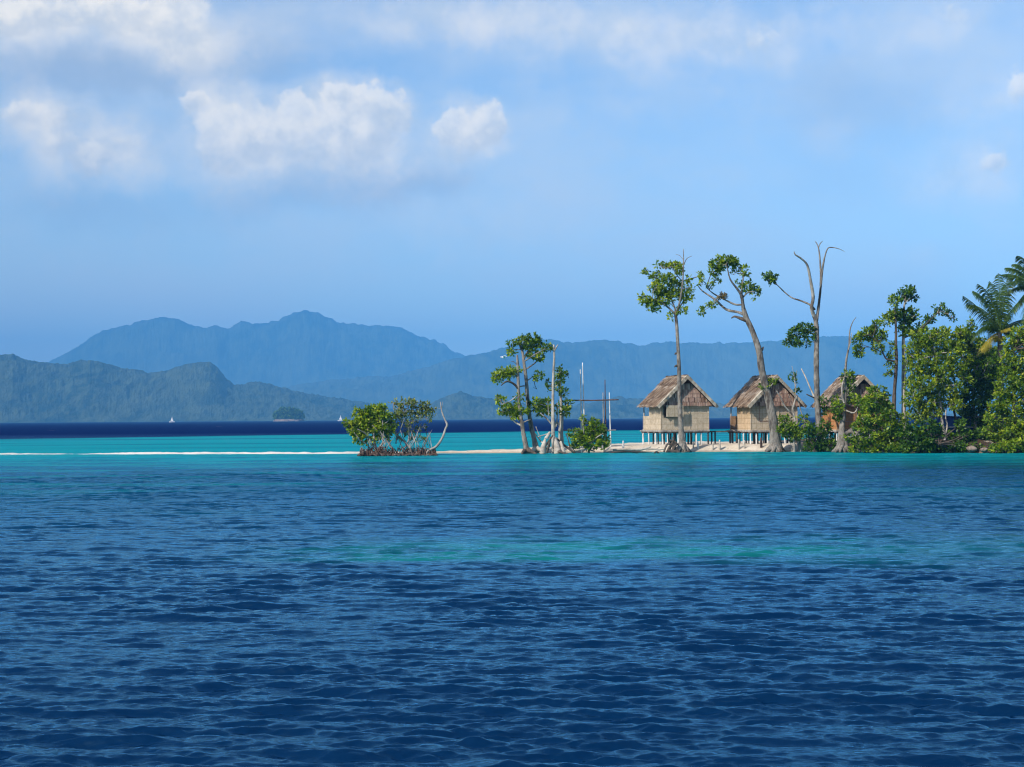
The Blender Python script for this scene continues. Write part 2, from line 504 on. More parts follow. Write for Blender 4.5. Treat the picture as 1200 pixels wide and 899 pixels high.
def water_material():
    mt, t, b = new_mat('sea_water')
    g = t.node('ShaderNodeNewGeometry').outputs['Position']
    sx = t.node('ShaderNodeSeparateXYZ'); t.link(g, sx.inputs[0])
    x, y = sx.outputs[0], sx.outputs[1]
    big = t.noise(t.vmath('MULTIPLY', g, (0.022, 0.05, 0)), 1.0, 4, 0.55)
    bigc = t.math('SUBTRACT', big, 0.5)
    med = t.noise(t.vmath('MULTIPLY', g, (0.09, 0.22, 0)), 1.0, 4, 0.6)
    deep = (0.0002, 0.0145, 0.054, 1)
    blue = (0.0002, 0.036, 0.090, 1)
    teal = (0.004, 0.19, 0.205, 1)
    turq = (0.002, 0.245, 0.27, 1)
    turq2 = (0.002, 0.14, 0.19, 1)
    navy = (0.0006, 0.005, 0.062, 1)
    yw = t.math('ADD', y, t.math('MULTIPLY', bigc, 30.0))
    col = t.mix(t.mapr(yw, 17, 60), deep, blue)
    # teal shallows showing in the middle distance
    tm = t.math('MULTIPLY', t.mapr(yw, 32, 75), t.mapr(med, 0.47, 0.70))
    col = t.mix(t.math('MULTIPLY', tm, 0.75), col, teal)
    # sandy patch in front
    yp = t.math('ADD', y, t.math('MULTIPLY', t.math('SUBTRACT', med, 0.5), 9.0))
    pm = t.math('MULTIPLY', t.mapr(yp, 26.5, 29.0), t.mapr(yp, 34.0, 30.5))
    pm = t.math('MULTIPLY', pm, t.mapr(x, -6.0, -1.0))
    pm = t.math('MULTIPLY', pm, t.mapr(x, 10.0, 3.0, 0.3, 1.0))
    pm = t.math('MULTIPLY', pm, t.mapr(t.noise(t.vmath('MULTIPLY', g, (0.35, 0.8, 0)), 1.0, 4, 0.6), 0.30, 0.58))
    col = t.mix(t.math('MULTIPLY', pm, 0.85), col, (0.002, 0.17, 0.15, 1))
    # shallow sand flat round the bar
    ys_ = t.math('ADD', y, t.math('MULTIPLY', bigc, 14.0))
    xs_ = t.math('MULTIPLY', x, -0.22)
    near_edge = t.math('SUBTRACT', ys_, t.math('MULTIPLY', xs_, 0.4))
    fl = t.math('ADD', t.math('MULTIPLY', t.mapr(near_edge, 62, 104), t.mapr(t.math('ADD', med, t.math('MULTIPLY', t.mapr(y, 60, 100), 0.25)), 0.42, 0.72)), t.mapr(t.math('ADD', near_edge, t.math('MULTIPLY', t.math('SUBTRACT', t.noise(t.vmath('MULTIPLY', g, (0.06, 0.35, 0)), 1.0, 4, 0.65), 0.5), 26.0)), 96, 112), clamp=True)
    streak = t.mapr(t.noise(t.vmath('MULTIPLY', g, (0.010, 0.075, 0)), 1.0, 4, 0.6), 0.46, 0.62)
    flat = t.mix(t.math('MULTIPLY', streak, t.mapr(y, 122, 150)), turq, turq2)
    st2 = t.mapr(t.noise(t.vmath('MULTIPLY', g, (0.10, 0.55, 0)), 1.0, 5, 0.7), 0.46, 0.60)
    flat = t.mix(t.math('MULTIPLY', t.math('MULTIPLY', st2, t.mapr(y, 114, 106)), 0.75), flat, (0.0005, 0.085, 0.15, 1))
    col = t.mix(fl, col, flat)
    yd = t.math('SUBTRACT', t.math('ADD', y, t.math('MULTIPLY', bigc, 40.0)), t.math('MULTIPLY', x, 0.9))
    col = t.mix(t.mapr(yd, 272, 296), col, navy)
    # foam: wavelets breaking on the bar and whitecaps out at sea
    n1 = t.noise(t.vmath('MULTIPLY', g, (0.35, 1.6, 0)), 1.0, 5, 0.7)
    xx = t.math('MULTIPLY', x, -0.19)
    fb = t.math('ABSOLUTE', t.math('SUBTRACT', y, t.math('ADD', xx, 112.6)))
    foam = t.math('MULTIPLY', t.mapr(fb, 2.6, 0.8), t.math('MULTIPLY', t.mapr(n1, 0.50, 0.62), t.mapr(x, -8, -11)))
    n2 = t.noise(t.vmath('MULTIPLY', g, (0.10, 0.16, 0)), 1.0, 3, 0.6)
    caps = t.math('MULTIPLY', t.mapr(n2, 0.735, 0.77), t.mapr(y, 300, 380))
    foamf = t.math('MAXIMUM', foam, caps, clamp=True)
    col = t.mix(foamf, col, (0.8, 0.82, 0.82, 1))
    t.n.remove(b)
    dif = t.node('ShaderNodeBsdfDiffuse'); t.link(col, dif.inputs['Color'])
    glo = t.node('ShaderNodeBsdfGlossy'); glo.inputs['Color'].default_value = (0.36, 0.78, 1.0, 1)
    t.link(t.mapr(y, 20, 300, 0.07, 0.30, False), glo.inputs['Roughness'])
    fr = t.node('ShaderNodeFresnel'); fr.inputs['IOR'].default_value = 1.40
    # wind-roughened sea seen low: only the faces turned to the viewer show, so the mirror share falls with distance
    cap = t.mapr(y, 22, 65, 1.0, 0.58)
    cap = t.math('MULTIPLY', cap, t.mapr(y, 65, 128, 1.0, 0.28))
    cap = t.math('MULTIPLY', cap, t.mapr(y, 220, 320, 1.0, 0.15))
    cap = t.math('MULTIPLY', cap, t.math('SUBTRACT', 1.0, foamf))
    fac = t.math('MULTIPLY', fr.outputs[0], cap)
    ms = t.node('ShaderNodeMixShader'); t.link(fac, ms.inputs[0]); t.link(dif.outputs[0], ms.inputs[1]); t.link(glo.outputs[0], ms.inputs[2])
    t.link(ms.outputs[0], t.n['Material Output'].inputs['Surface'])
    bn = t.node('ShaderNodeBump'); bn.inputs['Strength'].default_value = 0.8; bn.inputs['Distance'].default_value = 0.017
    h = t.noise(t.vmath('MULTIPLY', g, (1.0, 2.4, 1.0)), 4.0, 5, 0.62, 0.4)
    t.link(h, bn.inputs['Height'])
    for n_ in (dif, glo, fr): t.link(bn.outputs[0], n_.inputs['Normal'])
    return mt

build_water()

# ------------------------------------------------------------------ hills
def hills(name, label, D, prof, mat, front, back, seed, rough=0.10, nx=1300, ny=60, px_wob=1.0):
    P = np.array(prof, float)
    px0, px1 = P[0, 0], P[-1, 0]
    pxs = np.linspace(px0, px1, nx)
    py = np.interp(pxs, P[:, 0], P[:, 1])
    ker = np.ones(5) / 5
    py = np.convolve(np.pad(py, 2, mode='edge'), ker, 'valid')
    pts = np.array([W(a, b, D) for a, b in zip(pxs, py)])
    xr, H = pts[:, 0], np.maximum(pts[:, 2], 0.5)
    tt = np.linspace(-1, 1, ny)
    V = []
    for t_ in tt:
        if t_ <= 0:
            y = D + t_ * front
        else:
            y = D + t_ * back
        s = 1 - abs(t_)
        base = sstep(0, 1, np.full(nx, s)) * 0.55 + s * 0.45
        x = xr * (y / D)
        sc = front * 0.45
        rn = fbm(x / sc + 3.1, np.full(nx, y) / sc * 0.75, 5, seed, ridged=True) - 0.62
        fine = (fbm(x / (D * 0.0030), np.full(nx, y) / (D * 0.010), 4, seed + 7) - 0.5)
        h = H * (base + rn * 0.75 * s ** 0.7 * (1 - s ** 4)) + fine * M(px_wob * 5.5, D) * min(1, s * 6)
        if t_ in (-1, 1): h = np.full(nx, -2.0)
        h = np.minimum(h, H * (0.25 + 0.8 * s ** 0.5) * (y / D) + fine * M(px_wob * 5.5, D))
        V.append(np.stack([x, np.full(nx, y), np.maximum(h, -2.0)], 1))
    o = np_mesh(name, np.concatenate(V), grid_quads(ny, nx), mat, smooth=True)
    return tag(o, label, None, kind='structure')

HM_far = hill_material('far_forest', (0.016, 0.030, 0.018, 1), (0.065, 0.085, 0.04, 1), 0.014)
HM_near = hill_material('near_forest', (0.012, 0.026, 0.014, 1), (0.065, 0.088, 0.045, 1), 0.03)
A_ = [(-80, 470), (20, 442), (63, 422), (91, 406), (119, 390), (147, 381.5), (168, 375), (196, 371.7), (210, 373.5), (227, 381.5), (241, 384), (252, 382), (268, 386.7), (280, 378), (304, 380), (325, 378), (343, 369), (360, 365), (374, 367.5), (388, 374.5), (399, 378.7), (419, 378), (429, 380.7), (441, 378.8), (452, 380), (472, 384), (487, 392.4), (507, 397), (522, 404), (532, 411), (544, 416.7), (570, 427), (620, 445), (700, 470), (760, 488)]
B_ = [(280, 485), (332, 453), (380, 446), (420, 442), (460, 440), (500, 432), (520, 425), (544, 417), (560, 413), (590, 407), (615, 402), (633, 398), (642, 397.4), (652, 399), (666, 402), (679, 401.7), (692, 400), (710, 399), (721, 400), (740, 403), (750, 406), (767, 401.7), (783, 400), (804, 403), (825, 403), (858, 404), (883, 402), (917, 401), (940, 398), (967, 396), (987, 394.6), (1017, 395), (1060, 400), (1120, 396), (1200, 402), (1300, 410), (1420, 440)]
C_ = [(-160, 440), (-60, 418), (-20, 414), (0, 416.5), (15, 416), (30, 423), (50, 425), (75, 426.5), (95, 422), (105, 421), (120, 424.5), (140, 431.5), (160, 434.5), (175, 437.5), (195, 436), (215, 428), (235, 424.5), (246, 425), (256, 433), (265, 445), (275, 452), (290, 449), (305, 448), (325, 452), (345, 458), (370, 464), (400, 468), (430, 473), (470, 483), (505, 490)]
D_ = [(485, 491), (497, 480), (505, 472), (516, 466), (530, 460), (545, 459), (560, 465), (590, 470), (620, 474), (660, 478), (690, 472), (725, 466), (750, 468), (790, 466), (830, 470), (870, 478), (950, 480), (1050, 484), (1250, 487)]
hills('hills', 'tall hazy blue mountain range with a double peak, farthest behind', 9500, A_, HM_far, 1500, 1500, 3)
hills('hills', 'long hazy blue ridge running behind the huts and tall trees', 7200, B_, HM_far, 1300, 1200, 13)
hills('hills', 'nearer forested hill with a blunt knob above the far shore', 4300, C_, HM_near, 750, 800, 23, px_wob=1.2)
hills('hills', 'low wooded headland along the water behind the pole frame', 3900, D_, HM_near, 420, 500, 33, px_wob=1.2)

# ------------------------------------------------------------------ foliage
def leaf_quads(pos, dirs, nor, L, wd):
    """pos, dirs, nor (n,3); L (n,) -> verts, faces"""
    side = np.cross(dirs, nor); side /= np.linalg.norm(side, axis=1, keepdims=True) + 1e-9
    nn = np.cross(side, dirs)
    L = L[:, None]
    a = pos
    m_ = pos + dirs * L * 0.52 + nn * L * 0.05
    b = m_ + side * L * wd - nn * L * 0.06
    c = pos + dirs * L
    d = m_ - side * L * wd - nn * L * 0.06
    v = np.stack([a, b, c, d], 1).reshape(-1, 3)
    f = np.arange(len(v)).reshape(-1, 4)
    return v, f

def unit(v):
    return v / (np.linalg.norm(v, axis=1, keepdims=True) + 1e-9)

def crown_verts(clumps, D, leaf=0.21, dens=1.0, depthk=0.9):
    """clumps: (px,py,rx,ry[,density[,dd]])  -> verts, faces, tint, centres"""
    VV = []; TT = []; CC = []
    for c in clumps:
        px, py, rx_, ry_ = c[:4]
        k = c[4] if len(c) > 4 else 1.0
        dd = c[5] if len(c) > 5 else rng.uniform(-0.6, 0.6) * M(rx_, D)
        ctr = W(px, py, D + dd)
        a, bz = M(rx_, D), M(ry_, D)
        ay = a * depthk
        CC.append((ctr, a, ay, bz))
        area = 4 * math.pi * ((a * ay) ** 1.6 + (a * bz) ** 1.6 + (ay * bz) ** 1.6) ** (1 / 1.6) / 3 ** (1 / 1.6)
        nt = max(6, int(area * 21 * k * dens))
        dirv = unit(rng.normal(size=(nt, 3)))
        rad = rng.uniform(0.25, 1.0, nt) ** 0.55
        lump = 0.72 + 0.50 * np.array(fbm(dirv[:, 0] * 2.2 + px, dirv[:, 2] * 2.2 + dirv[:, 1] * 1.3 + py, 2, 3))
        p = ctr + dirv * (rad * lump)[:, None] * np.array([a, ay, bz]) * 1.08
        tuft_t = np.clip(rng.normal(0.48, 0.24, nt), 0, 1)
        nl = 7
        P = np.repeat(p, nl, 0) + rng.normal(size=(nt * nl, 3)) * 0.05
        O = np.repeat(dirv, nl, 0)
        dr = unit(O * 0.55 + rng.normal(size=(nt * nl, 3)) * 0.75 + np.array([0, 0, 0.12]))
        no = unit(rng.normal(size=(nt * nl, 3)) * 0.55 + np.array([0, 0, 0.85]) + O * 0.35)
        L = leaf * rng.uniform(0.7, 1.25, nt * nl)
        v, f = leaf_quads(P, dr, no, L, 0.27)
        VV.append(v)
        TT.append(np.repeat(np.clip(np.repeat(tuft_t, nl) + rng.normal(0, 0.13, nt * nl), 0, 1), 4))
    v = np.concatenate(VV); tt = np.concatenate(TT)
    return v, np.arange(len(v)).reshape(-1, 4), tt, CC

def path_pts(path, D):
    out = []
    for i, p in enumerate(path):
        dd = p[3] if len(p) > 3 else 0.0
        q = W(p[0], p[1], D + dd)
        out.append((q[0], q[1], q[2], M(p[2], D)))
    return out

def tree(name, label, cat, D, base_px, trunk, limbs=(), clumps=(), bark='bark', leaf='leaf', limb_bark=None, group=None,
         leafsize=0.21, dens=0.85, roots=(), root_bark=None, twigs=True, trunk_name='trunk', crown_name='crown', twig_n=4, dead_twigs=0):
    b = W(base_px[0], base_px[1], D)
    gz = max(ground_z(b[0], b[1]), -0.4)
    org = np.array([b[0], b[1], gz])
    root = empty(name, org, label, cat, group)
    skel = []
    if trunk:
        for tr_ in (trunk if isinstance(trunk[0], list) else [trunk]):
            pts = path_pts(tr_, D)
            p0 = pts[0]
            pts = [(p0[0], p0[1], min(gz - 0.15, p0[2] - 0.1), p0[3] * 1.1)] + pts
            mb = MB(); mb.tube(pts, seg=12, wob=0.07, sub=5)
            mb.build(trunk_name, MAT[bark], root, True, org)
            for a_, c_ in zip(pts[1:-1], pts[2:]):
                for s in np.linspace(0, 1, 8): skel.append(np.array(a_[:3]) * (1 - s) + np.array(c_[:3]) * s)
    for i, l in enumerate(limbs):
        l = list(l)
        bk = limb_bark or bark
        if isinstance(l[0], str): bk = l[0]; l = l[1:]
        if all(len(p) < 4 for p in l):
            sgn = random.choice((-1, 1)) * random.uniform(0.2, 0.6)
            l = [tuple(p[:3]) + (sgn * M(abs(p[0] - l[0][0]) + 0.3 * abs(p[1] - l[0][1]), D),) for p in l]
        pts = path_pts(l, D)
        mb = MB(); mb.tube(pts, seg=7, wob=0.09, sub=4)
        mb.build('limb', MAT[bk], root, True, org)
        for a_, c_ in zip(pts[:-1], pts[1:]):
            for s in np.linspace(0, 1, 6): skel.append(np.array(a_[:3]) * (1 - s) + np.array(c_[:3]) * s)
    if roots:
        mb = MB()
        for l in roots:
            mb.tube(path_pts(l, D), seg=6, wob=0.15, sub=3)
        mb.build('roots', MAT[root_bark or bark], root, True, org)
    if len(clumps) and name == 'thicket_tree':
        ex = []
        for i in range(len(clumps)):
            for j in range(i):
                a_, b_ = clumps[i], clumps[j]
                dst = math.hypot(a_[0] - b_[0], a_[1] - b_[1])
                if 6 < dst < 1.15 * (a_[2] + b_[2]) and random.random() < 0.4:
                    w_ = random.uniform(0.35, 0.65)
                    ex.append((a_[0] * w_ + b_[0] * (1 - w_) + random.uniform(-3, 3), a_[1] * w_ + b_[1] * (1 - w_) + random.uniform(-3, 3), random.uniform(3, 6.5), random.uniform(2.5, 5), 0.9, random.uniform(-0.9, 0.4)))
        cx_ = sum(c[0] for c in clumps) / len(clumps); cy_ = sum(c[1] for c in clumps) / len(clumps)
        for c in clumps:
            if random.random() < 0.75 and c[1] < cy_ + 15:
                an = math.atan2(c[1] - cy_ - 6, c[0] - cx_) + random.uniform(-0.6, 0.6)
                ex.append((c[0] + math.cos(an) * (c[2] + 2.5), c[1] + math.sin(an) * (c[3] + 2.5), random.uniform(2.2, 4.2), random.uniform(1.8, 3.4), 0.75))
        clumps = list(clumps) + ex
    if len(clumps):
        v, f, tt, CC = crown_verts(clumps, D, leafsize, dens)
        np_mesh(crown_name, v - org, f, MAT[leaf], root, tint=tt)
        if twigs and skel:
            sk = np.array(skel)
            for ctr, a, ay, bz in CC:
                mb = MB()
                j = np.argmin(((sk - ctr) ** 2).sum(1) + 0.8 * np.maximum(0, sk[:, 2] - ctr[2]) ** 2)
                s0 = sk[j]; ln = np.linalg.norm(ctr - s0)
                r0 = min(0.075, 0.02 + 0.016 * ln)
                midp = (s0 + ctr) / 2 + rng.normal(size=3) * 0.10 * ln
                mb.tube([(*s0, r0), (*midp, r0 * 0.8), (*ctr, r0 * 0.55)], seg=5, wob=0.1, sub=3)
                for _ in range(twig_n):
                    e = ctr + unit(rng.normal(size=(1, 3)))[0] * np.array([a, ay, bz]) * 0.9
                    st = (midp + ctr * 2) / 3
                    mm = (st + e) / 2 + rng.normal(size=3) * 0.08
                    mb.tube([(*st, r0 * 0.5), (*mm, r0 * 0.38), (*e, r0 * 0.2)], seg=4, wob=0.1, sub=2)
                mb.build('branch', MAT[limb_bark or bark], root, True, org)
    return root

# --- the detached mangroves on the left of the island
def root_band(x0, x1, y, n, D, ht=9):
    out = []
    for i in range(n):
        a = random.uniform(x0, x1); h = random.uniform(3, ht)
        b = a + random.uniform(-9, 9)
        b = min(max(b, x0), x1)
        dd = random.uniform(-1.1, 1.1); de = dd + random.uniform(-0.5, 0.5)
        r = random.uniform(0.3, 0.65)
        out.append([(a, y + 1.5, r * 0.9, dd), (a * 0.8 + b * 0.2, y - h * 0.65, r, dd), (a * 0.45 + b * 0.55, y - h, r * 1.05, (dd + de) / 2), (b, y - h * 0.35, r * 0.9, de), (b + random.uniform(-1, 1), y + 1.5, r * 0.8, de)])
    for i in range(n // 2):
        a = random.uniform(x0, x1); r = random.uniform(0.7, 1.5); dd = random.uniform(-1.3, 0.6)
        out.append([(a - 4, y + 1.0, r, dd), (a, y - random.uniform(0, 2), r * 1.2, dd), (a + 5, y + 1.0, r, dd)])
    return out

def tangle(x0, x1, n):
    out = []
    for i in range(n):
        a = random.uniform(x0, x1); b = a + random.uniform(-16, 16); t_ = random.uniform(492, 512); r = random.uniform(0.3, 0.5)
        out.append(['wood_grey', (a, 530, r, random.uniform(-.8, .8)), (a * .7 + b * .3 + random.uniform(-4, 4), 521, r, random.uniform(-.8, .8)), (a * .3 + b * .7, (520 + t_) / 2, r * .8, random.uniform(-.8, .8)), (b, t_, r * .4, random.uniform(-.8, .8))])
    return out
tree('mangrove_tree', 'leafy olive-green mangrove on red prop roots, leftmost of the clump in open water', 'mangrove', 107, (441, 533.5),
     [(441, 530, 1.6), (438, 512, 1.3), (439, 503, 1.1), (438, 496, 0.9)],
     [[(443, 526, 1.0), (449, 517, 0.9), (444, 507, 0.8), (437, 500, 0.6)],
      [(461, 527, 1.2), (455, 519, 1.1), (449, 510, 1.0), (442, 504, 0.7), (436, 498, 0.5)],
      [(438, 524, 0.9), (434, 515, 0.8), (428, 508, 0.7), (419, 503, 0.5)],
      [(457, 524, 0.8), (456, 513, 0.7), (451, 505, 0.6), (448, 494, 0.5)],
      [(434, 526, 0.8), (428, 519, 0.6), (421, 515, 0.4), (415, 507, 0.3)]] + tangle(426, 462, 11),
     [(419.6, 483, 6, 4.5), (429, 486, 8, 6.5), (438, 481, 10, 6), (446, 479.6, 7, 4.5), (408, 495.6, 6, 3, 0.8), (418, 496, 8, 5), (427, 500, 9, 6.5),
      (436, 491, 10, 7), (414, 505, 6, 4), (422, 508, 7, 5, 0.8), (438, 501, 10, 5), (448, 487, 7, 5), (453, 502, 8, 5, 0.8), (420, 515, 5, 5, 0.35), (430, 512, 7, 5, 0.4), (455, 493, 5, 4, 0.6), (432, 497, 12, 8, 0.7), (445, 494, 9, 7, 0.7), (424, 493, 9, 6, 0.6), (446, 508, 9, 5, 0.5), (436, 516, 10, 4, 0.35), (459, 500, 6, 6, 0.5), (425, 518, 5, 4, 0.3), (457, 489, 5, 5, 0.7), (452, 511, 8, 5, 0.35), (418, 508, 7, 6, 0.6), (412, 500, 6, 4, 0.7)],
     bark='wood_grey', leaf='leaf_yellow', roots=root_band(422, 466, 533.3, 80, 107, 10), root_bark='root', leafsize=0.2, dens=1.2)
tree('mangrove_tree', 'thin grey-twigged mangrove with sparse leaves, middle of the clump in open water', 'mangrove', 107.6, (474, 533.5),
     [[(472, 529, 1.2), (476, 522, 1.1), (479, 515, 1.0), (479, 505, 0.9), (478, 498, 0.8), (475, 491, 0.6), (472, 484, 0.4)],
      [(481, 527, 1.3), (473, 517, 1.1), (466, 510, 1.0), (462, 504, 0.8), (463, 495, 0.6), (466, 486, 0.4)]],
     [[(464, 520, 0.8), (465, 512, 0.7), (468, 506, 0.7), (471, 499, 0.6), (474, 490, 0.4)],
      [(471, 499, 0.6), (475, 501, 0.6), (479, 501, 0.5)],
      [(478, 499, 0.6), (485, 491, 0.5), (492, 486, 0.4), (499, 481, 0.3)],
      [(475, 492, 0.5), (482, 484, 0.4), (487, 476, 0.3)],
      [(465, 492, 0.5), (462, 482, 0.4), (461, 472, 0.3)],
      [(492, 486, 0.4), (497, 489, 0.4), (503, 487, 0.3)]] + tangle(464, 506, 16),
     [(462, 474, 5, 5, 0.6), (477, 471.5, 9, 4.5, 0.55), (487, 473, 8, 5, 0.5), (497, 476, 7, 5.5, 0.7), (499, 482, 7, 6, 0.8), (507, 481, 4.5, 5, 0.7),
      (465, 486, 7, 6, 0.6), (473, 483, 8, 7, 0.55), (482, 482, 9, 8, 0.35), (485, 493, 7, 4, 0.5), (479, 497, 6, 4, 0.35), (492, 488, 6, 5, 0.4), (470, 493, 6, 5, 0.4), (488, 479, 9, 6, 0.5), (470, 478, 7, 5, 0.5), (500, 490, 6, 4, 0.3), (462, 497, 6, 5, 0.4), (474, 506, 7, 5, 0.12), (485, 512, 7, 5, 0.1), (466, 515, 6, 4, 0.12), (494, 516, 6, 4, 0.08), (480, 503, 9, 5, 0.15), (496, 500, 8, 5, 0.15)],
     bark='wood_grey', leaf='leaf_grey', roots=root_band(466, 511, 533.3, 70, 107.6, 9), root_bark='root', leafsize=0.18, dens=0.85, twig_n=9)
tree('mangrove_tree', 'leafless crooked trunk leaning out to the right from the mangrove clump', 'dead tree', 107.3, (503, 532),
     [(501, 530, 1.4), (511.6, 523, 1.5), (518.7, 512.5, 1.3), (522, 503, 1.2), (524, 498, 1.3), (521.4, 492, 0.9), (518, 483, 0.8), (517, 477, 0.7), (516, 471, 0.4)],
     [[(517.5, 479, 0.4), (514, 478.5, 0.35), (510, 478, 0.25)], [(518, 478, 0.35), (518.7, 471, 0.25)],
      [(506, 525, 0.45), (504.5, 516, 0.4), (503.5, 507, 0.3)]], bark='wood_grey')

# --- slim trees at the left end of the island
tree('shore_tree', 'slim grey tree with a flat leafy arm to the left at the sand tip', 'tree', 110.4, (617, 531.5),
     [(617, 530, 4.0), (616, 522, 3.0), (614, 511, 2.6), (612, 498, 2.3), (609, 480, 1.9), (607.5, 455, 1.7), (607, 432, 1.7), (606, 416, 1.0)],
     [('bark_dark', (607.5, 456, 1.4), (602, 450, 1.3), (594, 447, 1.0), (587, 452, 0.5)),
      [(607, 441, 0.9), (600, 438, 0.8), (592, 440, 0.5)],
      ('bark_pale', (611.5, 499, 1.2), (604, 495, 1.0), (597, 487, 0.6), (593, 479, 0.4)),
      ('bark_pale', (608, 462, 0.7), (602, 467, 0.7), (596, 471, 0.5), (588, 474, 0.4)),
      [(606.5, 428, 0.5), (602, 424, 0.4), (599, 424, 0.3)],
      [(612, 496, 0.8), (618, 493, 0.6), (622, 492, 0.4)]],
     [(590, 436, 9, 5.5), (601, 434.5, 8, 5.5), (580.5, 441, 5, 5.5), (583, 445, 5, 4), (595, 440, 8, 4), (587, 469, 7, 6, 0.6), (583, 465, 4, 4, 0.5), (597, 480, 10, 6), (610, 481, 10, 7), (608, 467, 5, 5.5, 0.7), (602, 487, 7, 4, 0.7), (588, 482, 4, 4, 0.6)],
     leaf='leaf_yellow', roots=[[(617, 526, 3.5, 0), (622, 529, 2.4, -0.4), (629, 532.5, 1.0, -0.8)], [(616, 527, 3, 0), (613, 530, 2, -0.5), (611, 533, 1.0, -0.8)]], root_bark='bark_dark')
tree('shore_tree', 'slim grey tree with a layered rounded top, tallest at the sand tip', 'tree', 111.2, (628, 529.5),
     [(628, 527, 3.7), (626.5, 518, 3.1), (624, 507, 2.7), (621, 490, 2.4), (618, 465, 2.2), (616.5, 445, 2.0), (614, 425, 1.7), (612, 411, 1.4), (608, 401, 0.8)],
     [[(614, 420, 1.1), (620, 410, 1.0), (630, 405, 0.6)], [(616, 433, 1.0), (625, 427, 0.8), (633, 420, 0.5)], [(617, 447, 0.8), (624, 442, 0.6), (631, 440, 0.4)],
      ('bark_pale', (611, 410, 0.9), (607, 402, 0.7), (604, 399, 0.4)), [(614, 424, 0.8), (626, 416, 0.7), (639, 409, 0.4)], [(617.5, 452, 0.8), (610, 453, 0.7), (606, 456, 0.6)],
      ('bark_pale', (612, 408, 0.7), (613, 401, 0.6), (613, 394, 0.3)), ('bark_dark', (625, 443, 0.4), (627, 452, 0.4), (629, 456, 0.3), (625, 454, 0.2)),
      [(620, 484, 0.8), (627, 479, 0.6), (633, 474, 0.4)]],
     [(600, 402, 6, 3.6), (613, 399, 7, 5), (622, 398, 9, 5.5), (620, 405, 9, 5), (629, 403, 6, 5), (640, 408, 8, 4), (626, 415, 8, 4.5), (632, 419, 6, 4), (599, 413, 5, 3), (631, 440, 6, 5), (628, 474, 8, 7), (638, 474, 7, 6), (634, 481, 8, 5, 0.9), (644, 480, 5, 5, 0.7)],
     leaf='leaf', roots=[[(628, 524, 3.2, 0), (634, 528, 2, -0.3), (638, 531, 0.9, -0.5)], [(628, 524, 3.2, 0), (624, 528, 2, -0.4), (622, 531, 0.9, -0.6)]], root_bark='drift')
tree('dead_tree', 'bare pale pole of a dead tree forked at its tip, beside the tall layered tree', 'dead tree', 110.8, (648.5, 529.5),
     [(648.5, 524, 2.3), (648, 500, 2.0), (648, 470, 1.7), (648.5, 440, 1.5), (649.5, 418, 1.3), (649, 404, 0.9)],
     [[(649.5, 412, 0.9), (652, 407, 0.8), (654, 404, 0.6)], [(647, 498, 1.0), (641, 491, 0.9), (633, 484, 0.6)], [(649, 455, 0.7), (652, 453, 0.5), (653.5, 451, 0.3)], [(643, 488, 0.6), (642.5, 480, 0.5), (642, 470, 0.35)]],
     bark='bark_pale')
tree('shore_tree', 'short leaning trunk wrapped in leaves just right of the dead pole', 'tree', 111.6, (657, 529.5),
     [(658, 525, 3.2), (657, 508, 3.0), (658, 490, 2.2), (657.5, 472, 1.6), (657, 455, 1.0), (656, 438, 0.6)],
     [[(657, 500, 1.3), (652, 495, 1.2), (650, 502, 1.0)], [(658, 488, 0.9), (662, 482, 0.8), (664, 474, 0.5)], [(652, 500, 0.9), (653, 486, 0.8), (653, 472, 0.5)]],
     [(657, 436, 6.5, 5), (655, 446, 6, 6), (660, 441, 4, 5), (644, 452, 4.5, 4.5, 0.8), (661, 460, 5, 4, 0.9), (655, 457, 5, 4, 0.8), (664, 475, 7, 7), (662, 484, 6, 5, 0.8), (654, 478, 5, 6, 0.7)],
     bark='bark_pale', leaf='leaf')

# --- uprooted stumps / root tangle
def wood(name, label, cat, D, paths, mat, group=None, extra=()):
    pts0 = path_pts(paths[0], D)
    xs_ = np.mean([p[0] for p in pts0]); ys_ = np.mean([p[1] for p in pts0])
    org = (xs_, ys_, min(p[2] for p in pts0))
    if not extra:
        mb = MB()
        for p in paths: mb.tube(path_pts(p, D), seg=8, wob=0.14, sub=4)
        o = mb.build(name, MAT[mat], None, True, org); o.location = org
        return tag(o, label, cat, group)
    root = empty(name, org, label, cat, group)
    mb = MB()
    for p in paths: mb.tube(path_pts(p, D), seg=8, wob=0.14, sub=4)
    mb.build('stump', MAT[mat], root, True, org)
    for nm, mt_, ps in extra:
        for p in ps:
            mb = MB(); mb.tube(path_pts(p, D), seg=7, wob=0.14, sub=4); mb.build(nm, MAT[mt_], root, True, org)
    return root

